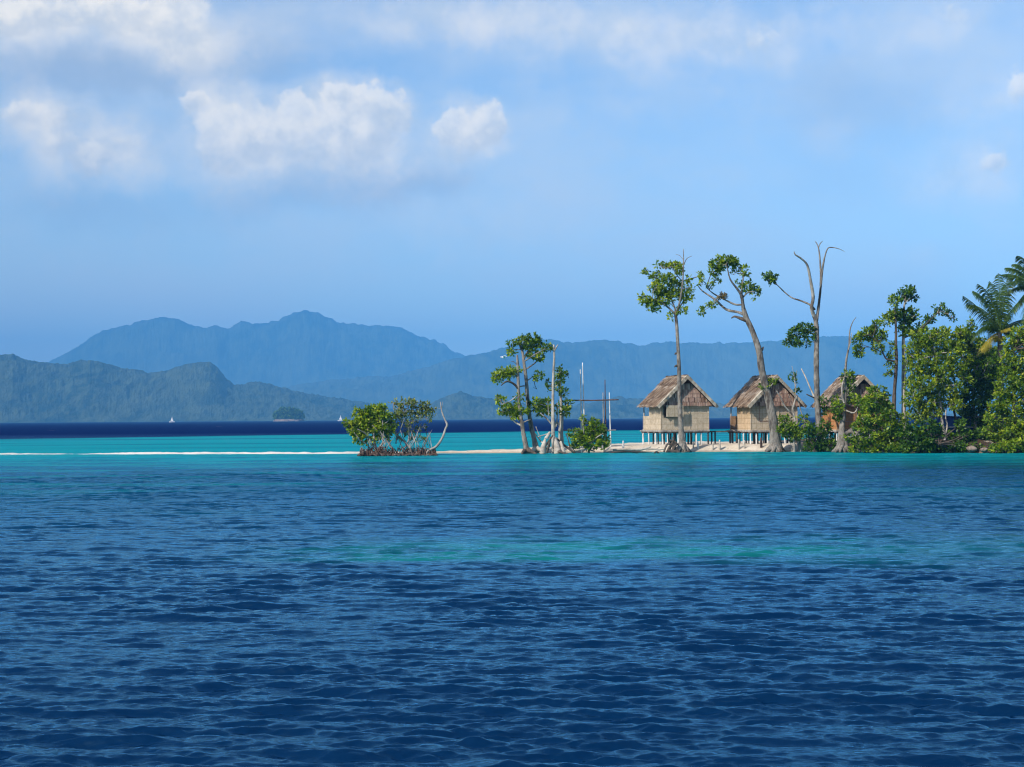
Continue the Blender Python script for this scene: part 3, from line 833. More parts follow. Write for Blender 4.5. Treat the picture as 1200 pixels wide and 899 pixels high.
wood('driftwood_stump', 'bleached white wedge of a stump at the foot of the dead pole', 'stump', 109.9,
     [[(654, 532, 5.2), (653, 524, 4.2), (651, 516, 2.2), (649.5, 512, 0.8)], [(660, 532, 3.5), (659, 524, 2.4), (657, 517, 1.0)]], 'drift',
     extra=[('root', 'bark_dark', [[(655, 529, 1.5, -0.3), (661, 531, 1.2, -0.6), (668, 533, 0.6, -0.8)]])])
wood('driftwood_stump', 'small bleached upturned stump with dark roots, left of the white wedge', 'stump', 109.7,
     [[(636, 532.5, 4.2), (636.5, 525, 3.6), (638, 519, 2.2), (639, 514, 1.0)]], 'drift',
     extra=[('root', 'bark_dark', [[(638, 524, 1.2), (643, 517, 1.3), (648, 510, 0.8)], [(640, 531, 1.6), (643, 523, 1.6), (645, 512, 1.0)], [(627, 508, 0.5), (632, 515, 0.7), (641, 526, 0.9)]]),
            ('root', 'drift', [[(634, 518, 0.8), (640, 521, 1.1), (646, 527, 0.8)], [(640, 514, 2.4), (643, 509, 2.0), (645, 506, 0.8)]]),
            ('root', 'wood_grey', [[(630, 512, 0.5), (640, 509, 0.6), (650, 506, 0.5)], [(628, 500, 0.4), (631, 508, 0.5), (634, 514, 0.5)]])])
wood('fallen_branch', 'dark crooked branch sloping down to the sand right of the white stump', 'branch', 110.2,
     [[(652, 513, 0.9), (660, 521, 1.2), (668, 527, 1.4), (674, 531, 0.8)], [(663, 508, 0.5), (666, 516, 0.6), (668, 526, 0.7)]], 'bark_dark')
tree('shore_bush', 'low spreading olive bush under the bare pole frame', 'bush', 110.6, (690, 529),
     [(690, 526, 1.4), (691, 516, 1.1), (692, 506, 0.7)],
     [[(690, 526, 1), (683, 516, 0.8), (675, 508, 0.5)], [(690, 525, 1), (698, 514, 0.8), (707, 508, 0.5)], [(688, 524, 0.8), (684, 505, 0.7), (683, 492, 0.4)], ('bark_pale', (672, 529, 1.2), (684, 526, 1.0), (697, 529, 0.8))],
     [(690, 508, 13, 8), (703, 511, 9, 8), (680, 513, 10, 8), (683, 493, 4, 4.5, 0.8), (700, 500, 10, 5), (671, 508, 5, 6, 0.8), (692, 519, 15, 6), (708, 519, 6, 6, 0.8), (697, 495, 7, 4, 0.7), (676, 522, 7, 4, 0.7)],
     bark='wood_grey', leaf='leaf', dens=0.95)

# --- bare pole frame (unfinished structure)
def pole_frame():
    D = 113.5
    b = W(695, 525, D); gz = ground_z(b[0], b[1])
    org = np.array([b[0], b[1], gz])
    root = empty('pole_frame', org, 'bare upright poles tied with two long crossbars, unfinished hut frame by the bush', 'frame')
    poles = [(680, 433, 681.5, 530, 0.75, -0.9, 'post_pale'), (682.6, 425, 686, 530, 0.75, 0.5, 'post_pale'), (706.6, 460, 708, 530, 0.8, -0.9, 'wood_grey'), (709, 445, 711, 532, 0.75, 0.4, 'root'), (714, 460, 716, 532, 0.7, -0.2, 'post_pale')]
    for x0, y0, x1, y1, r, dd, mt_ in poles:
        p, q = W(x0, y0, D + dd), W(x1, y1, D + dd)
        q[2] = min(q[2], ground_z(q[0], q[1]) - 0.2)
        mid = (p + q) / 2 + np.array([random.uniform(-0.04, 0.04), 0, 0])
        mb = MB(); mb.tube([(*q, M(r * 1.1, D)), (*mid, M(r, D)), (*p, M(r * 0.6, D))], seg=8, wob=0.08, sub=5)
        mb.build('pole', MAT[mt_], root, True, org)
    for x0, x1, y, dd, r, mt_ in ((662, 725, 469, -0.98, 0.8, 'root'), (661, 722, 504.5, -0.98, 0.8, 'wood_grey'), (672, 716, 505.5, 0.35, 0.6, 'bark_dark')):
        mb = MB(); p, q = W(x0, y, D + dd - 0.1), W(x1, y - 0.5, D + dd - 0.1)
        mid = (p + q) / 2 - np.array([0, 0, 0.03])
        mb.tube([(*p, M(r, D)), (*mid, M(r, D)), (*q, M(r * 0.8, D))], seg=8, wob=0.07, sub=5)
        mb.build('crossbar', MAT[mt_], root, True, org)
pole_frame()

# --- tall trees
def flare(px, py, spread, n, r, D):
    out = []
    for i in range(n):
        a = (i + 0.5) / n * 2 * math.pi + random.uniform(-0.2, 0.2)
        ex = px + math.cos(a) * spread * random.uniform(0.8, 1.15); dd = math.sin(a) * M(spread, D) * 0.9
        out.append([(px, py - spread * 0.9, r * 0.9, 0), (px + (ex - px) * 0.35, py - spread * 0.35, r * 0.75, dd * 0.35), (px + (ex - px) * 0.7, py - 0.5, r * 0.5, dd * 0.7), (ex, py + 2.5, r * 0.25, dd)])
    return out

tree('tall_tree', 'very straight tall tree with rounded leafy crown, in front of the leftmost hut', 'tree', 111.2, (799, 529.5),
     [(799.5, 527, 4.6), (799, 518, 3.7), (798.3, 505, 3.2), (797.5, 490, 2.9), (796.5, 460, 2.5), (795.5, 430, 2.2), (794.5, 405, 2.0), (793.4, 385, 1.9), (792, 371, 1.8), (791.5, 365, 1.4)],
     [[(792, 370, 1.5), (797, 352, 1.2), (800, 330, 1.0), (801, 308, 0.7), (801, 292, 0.3)], [(801.5, 310, 0.5), (805, 303, 0.4), (811, 300, 0.2)], [(801, 305, 0.4), (797, 300, 0.3), (792, 298, 0.2)],
      [(791, 368, 1.4), (784, 361, 1.1), (774, 354, 0.8), (764, 350, 0.4)], [(792, 365, 1.2), (785, 347, 0.9), (775, 334, 0.6), (769, 326, 0.3)], [(793, 366, 1.1), (799, 356, 0.8), (806, 347, 0.5)], [(800, 330, 0.6), (793, 322, 0.5), (787, 312, 0.3)],
      ('bark_dark', (795, 430, 1.5), (792, 428.5, 1.1), (790.5, 430.5, 0.5)), ('bark_dark', (794.5, 415, 1.3), (791.8, 414, 1.0), (791, 416, 0.5))],
     [(756, 351, 7.5, 7), (766, 357, 10, 8), (777, 350, 10, 8), (788.6, 346, 10, 7), (804, 346, 8, 7.5), (768, 337, 8, 6), (769.7, 325, 8, 6), (783, 329, 9, 7), (792, 336, 8, 6.5), (787, 311, 11, 3.5, 0.9), (795, 315, 6, 6.5), (805.6, 327, 4, 4, 0.8), (799, 362.6, 6, 5, 0.8), (787, 371, 4, 4, 0.8), (772.5, 310.6, 4, 3, 0.7), (776, 342, 8, 6), (808, 338, 5, 5, 0.6), (757, 318, 4, 4, 0.12), (822, 322, 4, 4, 0.05)],
     leaf='leaf_yellow', roots=flare(799.5, 527.5, 10, 7, 4.0, 111.2))
wood('root_mass', 'dark tangled root ball at the foot of the very straight tall tree', 'roots', 110.7,
     [[(781, 531, 1.6), (785, 524, 1.8), (789, 517, 1.2), (788, 512, 0.6)], [(788, 531, 2), (790, 524, 2.2), (794, 520, 1.2)], [(778, 530, 1.0), (783, 520, 1.3), (792, 525, 1.4), (796, 531, 1.0)], [(785, 516, 1.4), (791, 518, 1.2), (795, 522, 0.8)], [(783, 528, 2), (790, 529, 2.2), (797, 530, 1.2)]], 'bark_dark')
tree('tall_tree', 'thick grey tree leaning left, its bare boughs reaching left, in front of the second hut', 'tree', 110.3, (909, 529),
     [(909.5, 527, 8.2), (909, 519, 6.6), (907.5, 508, 5.6), (905.5, 492, 5.0), (902.5, 475, 4.6), (896.7, 450, 4.3), (892, 430, 4.0), (889, 410, 3.6), (881, 386, 3.2), (874, 371, 3.0), (871, 361, 2.4)],
     [[(871.5, 363, 2.2), (869, 347, 1.8), (864, 339, 1.4), (856, 328, 1.0), (853, 317, 0.7), (851, 309, 0.4)],
      ('bark', (873, 369, 2.0), (865, 366, 1.7), (851, 362.6, 1.5), (838, 351, 1.2), (823, 341, 0.8), (818, 335, 0.4)),
      ('bark', (870, 357, 1.3), (862, 357, 1.2), (851, 352, 1.0), (836, 344, 0.7), (828, 337, 0.4)),
      [(869, 345, 1.3), (870, 333, 1.0), (872, 320, 0.5)], [(869.5, 350, 1.1), (876, 343, 0.8), (884, 342, 0.5)],
      ('bark_dark', (875, 376, 2.2), (867, 373, 2.0), (861, 371, 1.2), (857, 373, 0.5)), ('bark_dark', (890, 411, 2.2), (893, 410, 1.8), (894.5, 406.5, 0.7)),
      [(897, 452, 1.0), (902, 454, 0.8), (906, 449, 0.4)], [(838, 351, 0.6), (836, 357, 0.5), (826, 363, 0.3)]],
     [(841, 310, 10, 6.5), (853, 305, 11, 5.5), (861, 307, 6, 6), (838, 317.5, 7.5, 6), (872.8, 318, 5.5, 5.5), (860, 319, 5, 4, 0.5), (876.6, 336, 8, 6.5), (885, 342, 5.5, 7), (832, 334, 6, 5, 0.35), (821, 328, 6, 5, 0.18), (834, 356, 6, 3.5, 0.8), (823, 364.6, 5, 4, 0.9), (840, 327, 6, 5, 0.5), (895, 452, 5, 4, 0.8), (904, 449, 7, 5, 0.9), (866, 333, 5, 5, 0.25)],
     leaf='leaf', roots=flare(909.5, 527.5, 12, 8, 5.5, 110.3))
v_, f_, t_, _c = crown_verts([(846, 347.5, 5, 3.6, 2.0, 0.2)], 110.3, 0.16)
o = np_mesh('hanging_nest', v_, f_, MAT['nest'], tint=t_); tag(o, 'round brown twiggy nest lodged on a bough of the leaning tree', 'nest')

tree('tall_tree', 'towering mostly dead tree with three bare pale forks at its top', 'tree', 109.7, (960.5, 528.5),
     [(961, 526, 4.2), (960.7, 515, 3.6), (960, 500, 3.5), (958, 473, 3.5), (956.7, 446, 3.3), (956.7, 420, 3.0), (957.4, 395, 2.8), (956, 377, 2.8), (953.5, 369, 2.4)],
     [('bark_pale', (954.5, 372, 2.4), (951, 361, 2.2), (953, 348, 2.0), (950, 328.7, 1.7), (946, 311, 1.3), (938.7, 303, 1.1), (932, 298.5, 0.9), (930.7, 295, 0.4)),
      ('bark', (957, 376, 2.0), (960, 354, 1.6), (962, 332, 1.3), (961, 306, 1.0), (959, 290, 0.8), (955.6, 283, 0.4)),
      ('bark', (959.2, 291, 0.6), (961, 286, 0.5), (964, 282.5, 0.3)),
      ('bark', (962, 337, 1.2), (964.5, 311, 1.0), (969, 293, 0.8), (974, 290, 0.6), (983, 291.7, 0.4), (990, 295, 0.15)),
      ('bark', (955, 363, 1.4), (949, 357, 1.2), (937, 352, 1.0), (928, 349, 0.9), (919, 342, 0.8), (908, 331, 0.5)),
      [(956.5, 392, 0.9), (946, 390, 0.7), (934, 393, 0.4)],
      ('bark_pale', (958, 477, 1.4), (954, 465, 1.2), (948.7, 453, 1.0), (944, 442, 0.8), (939, 432, 0.6)), ('bark_dark', (954, 466, 0.9), (949, 464, 0.8), (945, 462, 0.5))],
     [(898, 324, 5, 5), (905, 327, 7, 5.5), (942, 384, 8, 5), (933, 391, 9, 7.5), (926, 400, 7.5, 5.5), (949, 390, 6, 7), (954.7, 384, 4, 4, 0.8), (944, 402, 5, 5, 0.5), (936, 401, 6, 4, 0.7), (963.4, 469, 4.5, 7, 0.8), (965, 480, 4, 6, 0.8)],
     leaf='leaf_deep', roots=flare(960.5, 527.5, 7, 6, 3.0, 109.7))
tree('dead_tree', 'small bare pale tree with many upright twigs in front of the second hut', 'dead tree', 110.4, (936, 527.5),
     [(937, 524, 1.8), (935, 504, 1.6), (931, 490, 1.5), (929, 479, 1.2), (931, 471, 1.0), (935, 463, 0.5)],
     [[(931, 489, 1.2), (925, 482, 1.1), (919, 475, 0.9), (915, 466, 0.7), (910, 458, 0.4)], [(930, 478, 0.8), (932, 467, 0.7), (932, 453, 0.6), (930.5, 440, 0.4), (928, 429, 0.25)],
      [(934, 466, 0.6), (938, 480, 0.6), (942, 491, 0.6), (946, 498, 0.5)], [(938, 502, 0.7), (947, 499, 0.6), (957, 497, 0.5)], [(932, 455, 0.4), (934, 445, 0.3), (933, 434, 0.2)], [(927, 484, 0.5), (928, 474, 0.4), (924, 462, 0.25)]],
     [(930, 443, 5.5, 3.6, 0.7), (935, 457, 3, 2, 0.5), (921, 492, 4, 4, 0.4)], bark='bark_pale', leaf='leaf_deep')
tree('shore_bush', 'bright green bush between the leaning tree and the towering dead tree', 'bush', 110.0, (930, 528),
     [(931, 526, 1.4), (930, 515, 1.1), (928, 504, 0.7)], [[(931, 525, 1), (922, 512, 0.8), (918, 500, 0.5)], [(931, 525, 1), (938, 514, 0.8), (942, 504, 0.5)]],
     [(919, 492, 6.5, 5.5), (923, 505, 9, 7.5), (935, 508, 8.5, 7), (917, 502, 5, 6), (928, 500, 7, 6), (943, 493, 6, 5, 0.7), (931, 513, 8, 5, 0.8)], bark='wood_grey', leaf='leaf')
tree('shore_bush', 'dark green bush wrapping the foot of the towering dead tree', 'bush', 109.0, (955, 529.5),
     [(955, 528, 1.4), (955, 515, 1.1), (953, 504, 0.7)], [[(955, 526, 1), (962, 514, 0.8), (967, 503, 0.5)], [(955, 525, 1), (949, 515, 0.8), (946, 506, 0.5)]],
     [(949, 505, 8, 7), (953, 514, 8, 7), (950, 523, 9, 5), (967, 501, 7, 9), (969, 512, 8, 8), (960, 522, 8, 5), (957, 507, 6, 6, 0.6), (973, 522, 6, 5)], bark='bark_dark', leaf='leaf_deep')
tree('dead_tree', 'pale dead trunk with leafy sprouts on a swollen base, before the third hut', 'dead tree', 107.8, (986, 528.5),
     [(987, 527, 8.0), (986.5, 517, 6.0), (986.5, 508, 4.2), (987.5, 495, 3.0), (989, 483, 2.4), (990, 473, 2.0), (991, 455, 1.6), (991, 433, 1.4), (992, 420, 1.2), (995, 405, 1.0), (996, 388, 0.8), (999, 378, 0.5), (1003, 372, 0.3)],
     [[(990, 475, 1.3), (987, 464, 1.1), (987, 452, 0.9), (990, 441, 0.6)], [(993.5, 412, 0.6), (997, 400, 0.5), (998, 390, 0.3)], [(989, 480, 1.0), (1001, 484, 0.9), (1007, 474, 0.6), (1012, 471, 0.5)], ('bark_pale', (1004, 498, 0.8), (1005, 484, 0.8), (1003, 478, 0.4))],
     [(994, 440, 7, 5.5), (997, 449, 6.5, 5.5), (995, 459, 5, 5, 0.9), (981, 478, 7, 7.5), (979, 469, 5, 5, 0.8), (1006, 471, 8, 6), (982, 488, 6, 5), (998, 468, 6, 5, 0.8)],
     bark='bark', limb_bark='bark_pale', leaf='leaf', roots=flare(988, 527.5, 14, 9, 4.6, 107.8) + [[(988, 510, 4, 0.0), (997, 506, 3.8, 0.2), (1004, 510, 3.0, 0.1), (1006, 520, 3.2, 0), (1004, 530, 2.4, 0)]])

# --- right hand thicket
tree('shore_tree', 'dark slender trunk with a drooping leafy bough to the left, left of a pale trunk', 'tree', 108.6, (1050, 530),
     [(1048, 527, 2.6), (1048, 500, 2.4), (1048, 465, 2.2), (1049.5, 440, 2.0), (1050.5, 420, 1.9), (1050, 403, 1.6), (1050, 385, 1.4), (1049, 372, 1.2), (1049, 357, 0.6)],
     [('bark_dark', (1050, 424, 1.2), (1043, 422, 1.1), (1038, 420, 1.0), (1034, 412, 0.7), (1028, 400, 0.5), (1018, 392, 0.3)), [(1038, 419, 0.6), (1030, 411, 0.5), (1010, 404, 0.3)]],
     [(1027, 381, 5.5, 6), (1014.7, 391, 10, 7), (1024.5, 393, 9, 8), (1034, 394, 6, 7), (1006, 398, 6, 5.5), (1007, 410, 6.5, 8), (1029, 408, 7, 6, 0.9), (1045, 416, 4.5, 5, 0.8), (1044, 428, 5, 5, 0.8), (1041, 437, 4, 5, 0.8), (1047.7, 353, 6, 7), (1041.6, 375, 8.5, 6.5), (1048, 369, 6, 6), (1046, 404, 4, 4, 0.5)],
     bark='bark_dark', leaf='leaf')
tree('shore_tree', 'pale slender trunk with a tufted pointed top and a leafy arm to the right', 'tree', 109.2, (1059, 530),
     [(1060, 527, 2.8), (1059.5, 500, 2.6), (1059, 466, 2.5), (1058.7, 446, 2.4), (1059, 420, 2.2), (1058.7, 398, 1.8), (1059, 379, 1.4), (1059.5, 360, 1.1), (1061, 348, 0.6)],
     [[(1059.5, 426, 1.3), (1063, 422, 1.0), (1066, 419, 0.6)], ('bark_dark', (1059, 396, 1.0), (1073, 390, 0.9), (1083, 382, 0.8), (1093, 372, 0.6), (1103, 365, 0.4), (1115, 372, 0.2)), [(1060, 356, 0.6), (1066, 350, 0.5), (1072, 347, 0.3)], [(1059, 380, 0.7), (1066, 374, 0.5), (1072, 370, 0.3)]],
     [(1065, 341, 8, 5.5), (1071.5, 348, 5, 4), (1057.5, 347, 7, 5.5), (1052.6, 370, 8, 7), (1063.6, 369, 9, 8), (1072, 370, 5.5, 7), (1061, 379, 8, 7), (1057.5, 388, 6, 6), (1068.5, 387.5, 8, 5.5), (1080.7, 382.6, 5.5, 4.5), (1090, 374, 7, 4), (1101, 362.5, 6.5, 6), (1107.7, 367.5, 5, 4.5), (1115.6, 372, 3.6, 3), (1063, 352, 4, 4, 0.6), (1084, 388, 5, 4, 0.7)],
     bark='bark_pale', leaf='leaf_deep')
tree('thicket_tree', 'bushy green mangrove low at the water right of the swollen dead trunk', 'bush', 105.5, (1025, 532),
     [(1027, 530, 2.2), (1028, 510, 1.8), (1030, 490, 1.2), (1028, 470, 0.7)],
     [[(1028, 515, 1.2), (1018, 500, 1.0), (1010, 490, 0.6)], [(1028, 512, 1.2), (1040, 498, 1.0), (1046, 485, 0.6)], [(1027, 520, 1.2), (1045, 515, 0.9), (1055, 505, 0.5)]],
     [(1028, 459, 9, 7), (1022, 469, 9, 8), (1033, 471, 9, 8), (1016, 486, 10, 9), (1029, 487, 12, 10), (1042, 482, 10, 9), (1010, 500, 11, 9), (1025, 503, 12, 10), (1041, 500, 12, 10), (1053, 494, 9, 9), (1014, 516, 12, 9), (1032, 517, 14, 9), (1048, 513, 12, 10), (1005, 525, 9, 6), (1023, 526, 12, 5), (1044, 526, 13, 5), (1018, 477, 6, 6), (998, 512, 5, 5, 0.6)],
     leaf='leaf', dens=0.9, bark='wood_grey')
tree('thicket_tree', 'broad light-green tree with pale trunk left of the nearer coconut palm', 'tree', 107.5, (1106, 528),
     [(1106, 526, 2.2), (1106.5, 512, 1.8), (1105, 500, 1.7), (1102, 475, 1.5), (1098, 445, 1.2), (1095, 415, 0.8)],
     [('bark_pale', (1106.5, 512, 1.3), (1110, 500, 1.1), (1108, 490, 0.9), (1109, 478, 0.6)), ('bark_pale', (1074, 456, 0.8), (1077, 444, 0.8), (1083, 437, 0.7), (1095, 434, 0.4)), [(1103, 480, 1.2, 0.2), (1088, 460, 0.9, 0.6), (1075, 445, 0.5, 0.8)], [(1099, 450, 1.0, 0.2), (1112, 430, 0.8, 0.7), (1122, 412, 0.5, 0.9)]],
     [(1076, 399, 10, 8), (1088, 393, 10, 8), (1101, 391, 10, 8), (1113, 397, 10, 9), (1071, 412, 8, 9), (1083, 410, 12, 10), (1098, 408, 13, 11), (1115, 413, 12, 10), (1126, 390, 7, 7), (1124, 404, 8, 8), (1072, 430, 10, 10), (1087, 429, 12, 11), (1103, 430, 13, 11), (1119, 432, 11, 11), (1070, 449, 10, 9), (1084, 450, 13, 10), (1101, 452, 13, 11), (1117, 455, 12, 11), (1069, 468, 11, 10), (1085, 470, 13, 10), (1103, 472, 12, 9), (1119, 474, 9, 8), (1075, 485, 12, 8), (1093, 484, 12, 7), (1130, 420, 7, 9, 0.8), (1131, 442, 7, 9, 0.8)],
     leaf='leaf_yellow', dens=0.8, bark='wood_grey')
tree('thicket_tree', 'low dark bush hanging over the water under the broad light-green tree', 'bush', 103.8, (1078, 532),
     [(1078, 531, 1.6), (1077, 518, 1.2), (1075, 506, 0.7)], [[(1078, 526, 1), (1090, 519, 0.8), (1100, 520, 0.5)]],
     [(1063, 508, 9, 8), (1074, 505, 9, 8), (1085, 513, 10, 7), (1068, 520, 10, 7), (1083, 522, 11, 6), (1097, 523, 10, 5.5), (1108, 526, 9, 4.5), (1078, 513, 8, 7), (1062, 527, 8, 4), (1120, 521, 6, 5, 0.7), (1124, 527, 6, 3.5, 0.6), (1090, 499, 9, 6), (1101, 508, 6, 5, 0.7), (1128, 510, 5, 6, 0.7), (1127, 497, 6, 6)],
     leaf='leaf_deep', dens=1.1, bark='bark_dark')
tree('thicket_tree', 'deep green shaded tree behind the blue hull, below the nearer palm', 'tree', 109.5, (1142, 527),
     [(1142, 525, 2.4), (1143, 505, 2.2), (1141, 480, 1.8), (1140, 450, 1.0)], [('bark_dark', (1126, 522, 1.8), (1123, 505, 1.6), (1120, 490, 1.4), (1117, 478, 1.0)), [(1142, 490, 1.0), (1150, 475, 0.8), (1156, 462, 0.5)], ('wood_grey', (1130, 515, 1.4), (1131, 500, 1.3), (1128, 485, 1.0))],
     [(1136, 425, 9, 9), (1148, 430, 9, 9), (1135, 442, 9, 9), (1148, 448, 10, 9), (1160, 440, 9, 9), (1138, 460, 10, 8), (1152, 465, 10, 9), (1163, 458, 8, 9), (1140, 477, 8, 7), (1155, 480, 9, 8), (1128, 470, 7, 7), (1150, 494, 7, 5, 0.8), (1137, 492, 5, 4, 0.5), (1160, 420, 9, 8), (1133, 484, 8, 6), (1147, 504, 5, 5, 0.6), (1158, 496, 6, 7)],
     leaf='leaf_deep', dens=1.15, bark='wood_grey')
tree('thicket_tree', 'big yellow-green tree drooping to the water, nearest on the point', 'tree', 103.6, (1188, 530),
     [(1190, 528, 3.4), (1190, 505, 3.0), (1188, 475, 2.4), (1189, 440, 1.6), (1188, 410, 0.8)], [[(1190, 490, 1.5), (1176, 475, 1.2), (1166, 465, 0.6)], [(1189, 460, 1.4), (1200, 440, 1.0), (1208, 425, 0.6)]],
     [(1192, 392, 9, 8), (1204, 388, 10, 9), (1184, 405, 9, 9), (1199, 405, 11, 10), (1214, 402, 10, 10), (1181, 422, 9, 10), (1196, 423, 12, 10), (1212, 425, 12, 11), (1178, 440, 9, 9), (1193, 442, 12, 10), (1210, 445, 12, 11), (1174, 458, 9, 9), (1188, 461, 12, 10), (1206, 464, 13, 11), (1171, 475, 9, 8), (1185, 479, 12, 10), (1203, 482, 13, 10), (1163, 490, 8, 7), (1176, 495, 12, 8), (1194, 499, 13, 9), (1212, 500, 13, 10), (1160, 505, 8, 7), (1173, 511, 10, 7), (1188, 514, 9, 6, 0.8), (1205, 517, 12, 7), (1166, 520, 7, 5, 0.7), (1216, 470, 12, 12), (1178, 523, 9, 5, 1.2, -1.6), (1190, 521, 9, 5, 1.2, -1.6), (1203, 523, 9, 5.5, 1.2, -1.6), (1212, 527, 8, 4, 1.2, -1.6), (1168, 526, 8, 3.6, 1.2, -1.6), (1196, 510, 9, 7), (1184, 527, 7, 3, 1.0, -1.9)],
     leaf='leaf_yellow', dens=0.85, bark='bark_dark')

tree('thicket_tree', 'mid-green bushy tree behind the fronds of the nearer palm, above the shaded tree', 'tree', 111.5, (1150, 526),
     [(1150, 524, 2.4), (1150, 500, 2.0), (1148, 460, 1.6), (1146, 420, 1.0)], [[(1149, 450, 1.0), (1160, 430, 0.8), (1168, 415, 0.5)], [(1148, 450, 1.0), (1138, 425, 0.8), (1132, 405, 0.5)]],
     [(1131, 396, 8, 6), (1136, 386, 6, 6), (1142, 404, 9, 8), (1154, 408, 9, 7), (1166, 414, 9, 7), (1133, 412, 8, 8), (1147, 420, 10, 8), (1164, 428, 10, 8), (1175, 420, 8, 8), (1172, 438, 8, 9), (1156, 440, 9, 9), (1165, 455, 8, 9)],
     leaf='leaf', dens=1.05, bark='wood_grey')
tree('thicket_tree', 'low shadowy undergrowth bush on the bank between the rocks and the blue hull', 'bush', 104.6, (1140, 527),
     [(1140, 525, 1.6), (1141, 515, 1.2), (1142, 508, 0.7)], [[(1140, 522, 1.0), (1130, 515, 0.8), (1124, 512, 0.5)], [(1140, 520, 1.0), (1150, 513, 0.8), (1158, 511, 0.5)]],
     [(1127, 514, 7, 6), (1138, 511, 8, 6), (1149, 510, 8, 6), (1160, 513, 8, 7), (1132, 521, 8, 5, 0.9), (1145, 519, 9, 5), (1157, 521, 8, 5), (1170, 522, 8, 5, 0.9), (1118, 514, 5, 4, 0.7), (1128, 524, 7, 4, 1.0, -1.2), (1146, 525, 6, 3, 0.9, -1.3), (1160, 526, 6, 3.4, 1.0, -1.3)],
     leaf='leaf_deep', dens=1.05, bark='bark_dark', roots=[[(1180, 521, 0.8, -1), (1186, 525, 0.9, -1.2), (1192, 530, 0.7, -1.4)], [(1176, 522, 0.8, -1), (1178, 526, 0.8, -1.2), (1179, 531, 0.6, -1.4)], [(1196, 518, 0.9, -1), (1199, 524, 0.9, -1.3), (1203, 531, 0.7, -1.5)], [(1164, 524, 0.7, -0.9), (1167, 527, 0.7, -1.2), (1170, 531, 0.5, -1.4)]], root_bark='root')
# --- coconut palms
def palm(label, D, crown, base, fronds, seed, trunk_mid):
    rr = np.random.default_rng(seed)
    b = W(base[0], base[1], D); gz = ground_z(b[0], b[1])
    org = np.array([b[0], b[1], gz])
    root = empty('coconut_palm', org, label, 'palm tree', 'coconut palms at the right end')
    c = W(crown[0], crown[1], D)
    mid = W(trunk_mid[0], trunk_mid[1], D)
    mb = MB(); mb.tube([(b[0], b[1], gz - 0.2, 0.24), (*((b * 0.6 + mid * 0.4)), 0.19), (*mid, 0.16), (*(c + [0, 0, -0.3]), 0.15), (*c, 0.18)], seg=12, wob=0.05, sub=8)
    mb.build('trunk', MAT['bark'], root, True, org)
    # crown shaft and nuts
    mb = MB()
    for i in range(7):
        a = i / 7 * 6.28
        p = c + np.array([math.cos(a) * 0.26, math.sin(a) * 0.26, -0.35 - 0.12 * (i % 2)])
        mb.tube([(*(p + [0, 0, 0.14]), 0.03), (*(p + [0, 0, 0.08]), 0.10), (*p, 0.13), (*(p - [0, 0, 0.1]), 0.09), (*(p - [0, 0, 0.15]), 0.02)], seg=8, wob=0.02, sub=2)
    mb.build('coconuts', MAT['frond_yellow'], root, True, org)
    for fr in fronds:
        ctl, tip, dd = fr[0], fr[1], fr[2]
        mt_ = MAT['frond_yellow'] if len(fr) > 3 else MAT['frond']
        p0 = c + rr.normal(size=3) * 0.06; p1 = W(ctl[0], ctl[1], D + dd * 0.5); p2 = W(tip[0], tip[1], D + dd)
        n = 46
        ts = np.linspace(0, 1, n)
        P = np.array([(1 - t) ** 2 * p0 + 2 * t * (1 - t) * p1 + t * t * p2 for t in ts])
        T = np.gradient(P, axis=0); T = unit(T)
        side = np.cross(T, np.array([0, 0, 1.0])); side = unit(side)
        upv = np.cross(side, T)
        V = []; TT = []
        # rachis
        mbr = MB(); mbr.tube([(*P[i], 0.045 * (1 - 0.85 * ts[i])) for i in range(0, n, 3)] + [(*P[-1], 0.005)], seg=5, wob=0.0, sub=1)
        tot = np.linalg.norm(p2 - p0)
        tw = rr.uniform(-0.5, 0.5)
        for i in range(4, n):
            t = ts[i]
            L = (0.95 * math.sin(math.pi * min(1, t * 0.86 + 0.14)) ** 0.6 + 0.08) * min(0.85, tot * 0.26) * rr.uniform(0.85, 1.1)
            for sg in (-1, 1):
                d = side[i] * sg * math.cos(tw * sg) * 0.85 + T[i] * 0.5 + upv[i] * 0.12 + np.array([0, 0, -0.45 - 0.35 * rr.random()])
                d = d / np.linalg.norm(d)
                w_ = 0.032
                a0 = P[i]; m1 = a0 + d * L * 0.5; e = a0 + (d + np.array([0, 0, -0.35])) * L
                wv = T[i] * w_
                i0 = len(V)
                V += [a0 - wv * 0.6, a0 + wv * 0.6, m1 + wv, m1 - wv, e, e]
                TT += [min(1, max(0, rr.normal(0.45, 0.2)))] * 6
        V = np.array(V); k = len(V) // 6
        q = np.concatenate([np.stack([np.arange(k) * 6 + a for a in (0, 1, 2, 3)], 1), np.stack([np.arange(k) * 6 + a for a in (3, 2, 4, 5)], 1)])
        # make the tip a sliver, not degenerate
        V[5::6] += 0.004
        nb = len(V)
        allv = np.concatenate([V, np.array(mbr.v)]);
        me = bpy.data.meshes.new('frond')
        faces = [tuple(int(z) for z in r_) for r_ in q] + [tuple(z + nb for z in f) for f in mbr.f]
        me.from_pydata([tuple(map(float, a - org)) for a in allv], [], faces)
        at = me.attributes.new('tint', 'FLOAT', 'POINT')
        at.data.foreach_set('value', np.array(TT + [0.75] * len(mbr.v), dtype=np.float32))
        me.materials.append(mt_); me.update()
        o = bpy.data.objects.new('frond', me); COL.objects.link(o); o.parent = root
        if len(fr) > 3: o['label'] = 'yellowed drooping palm frond'
    return root

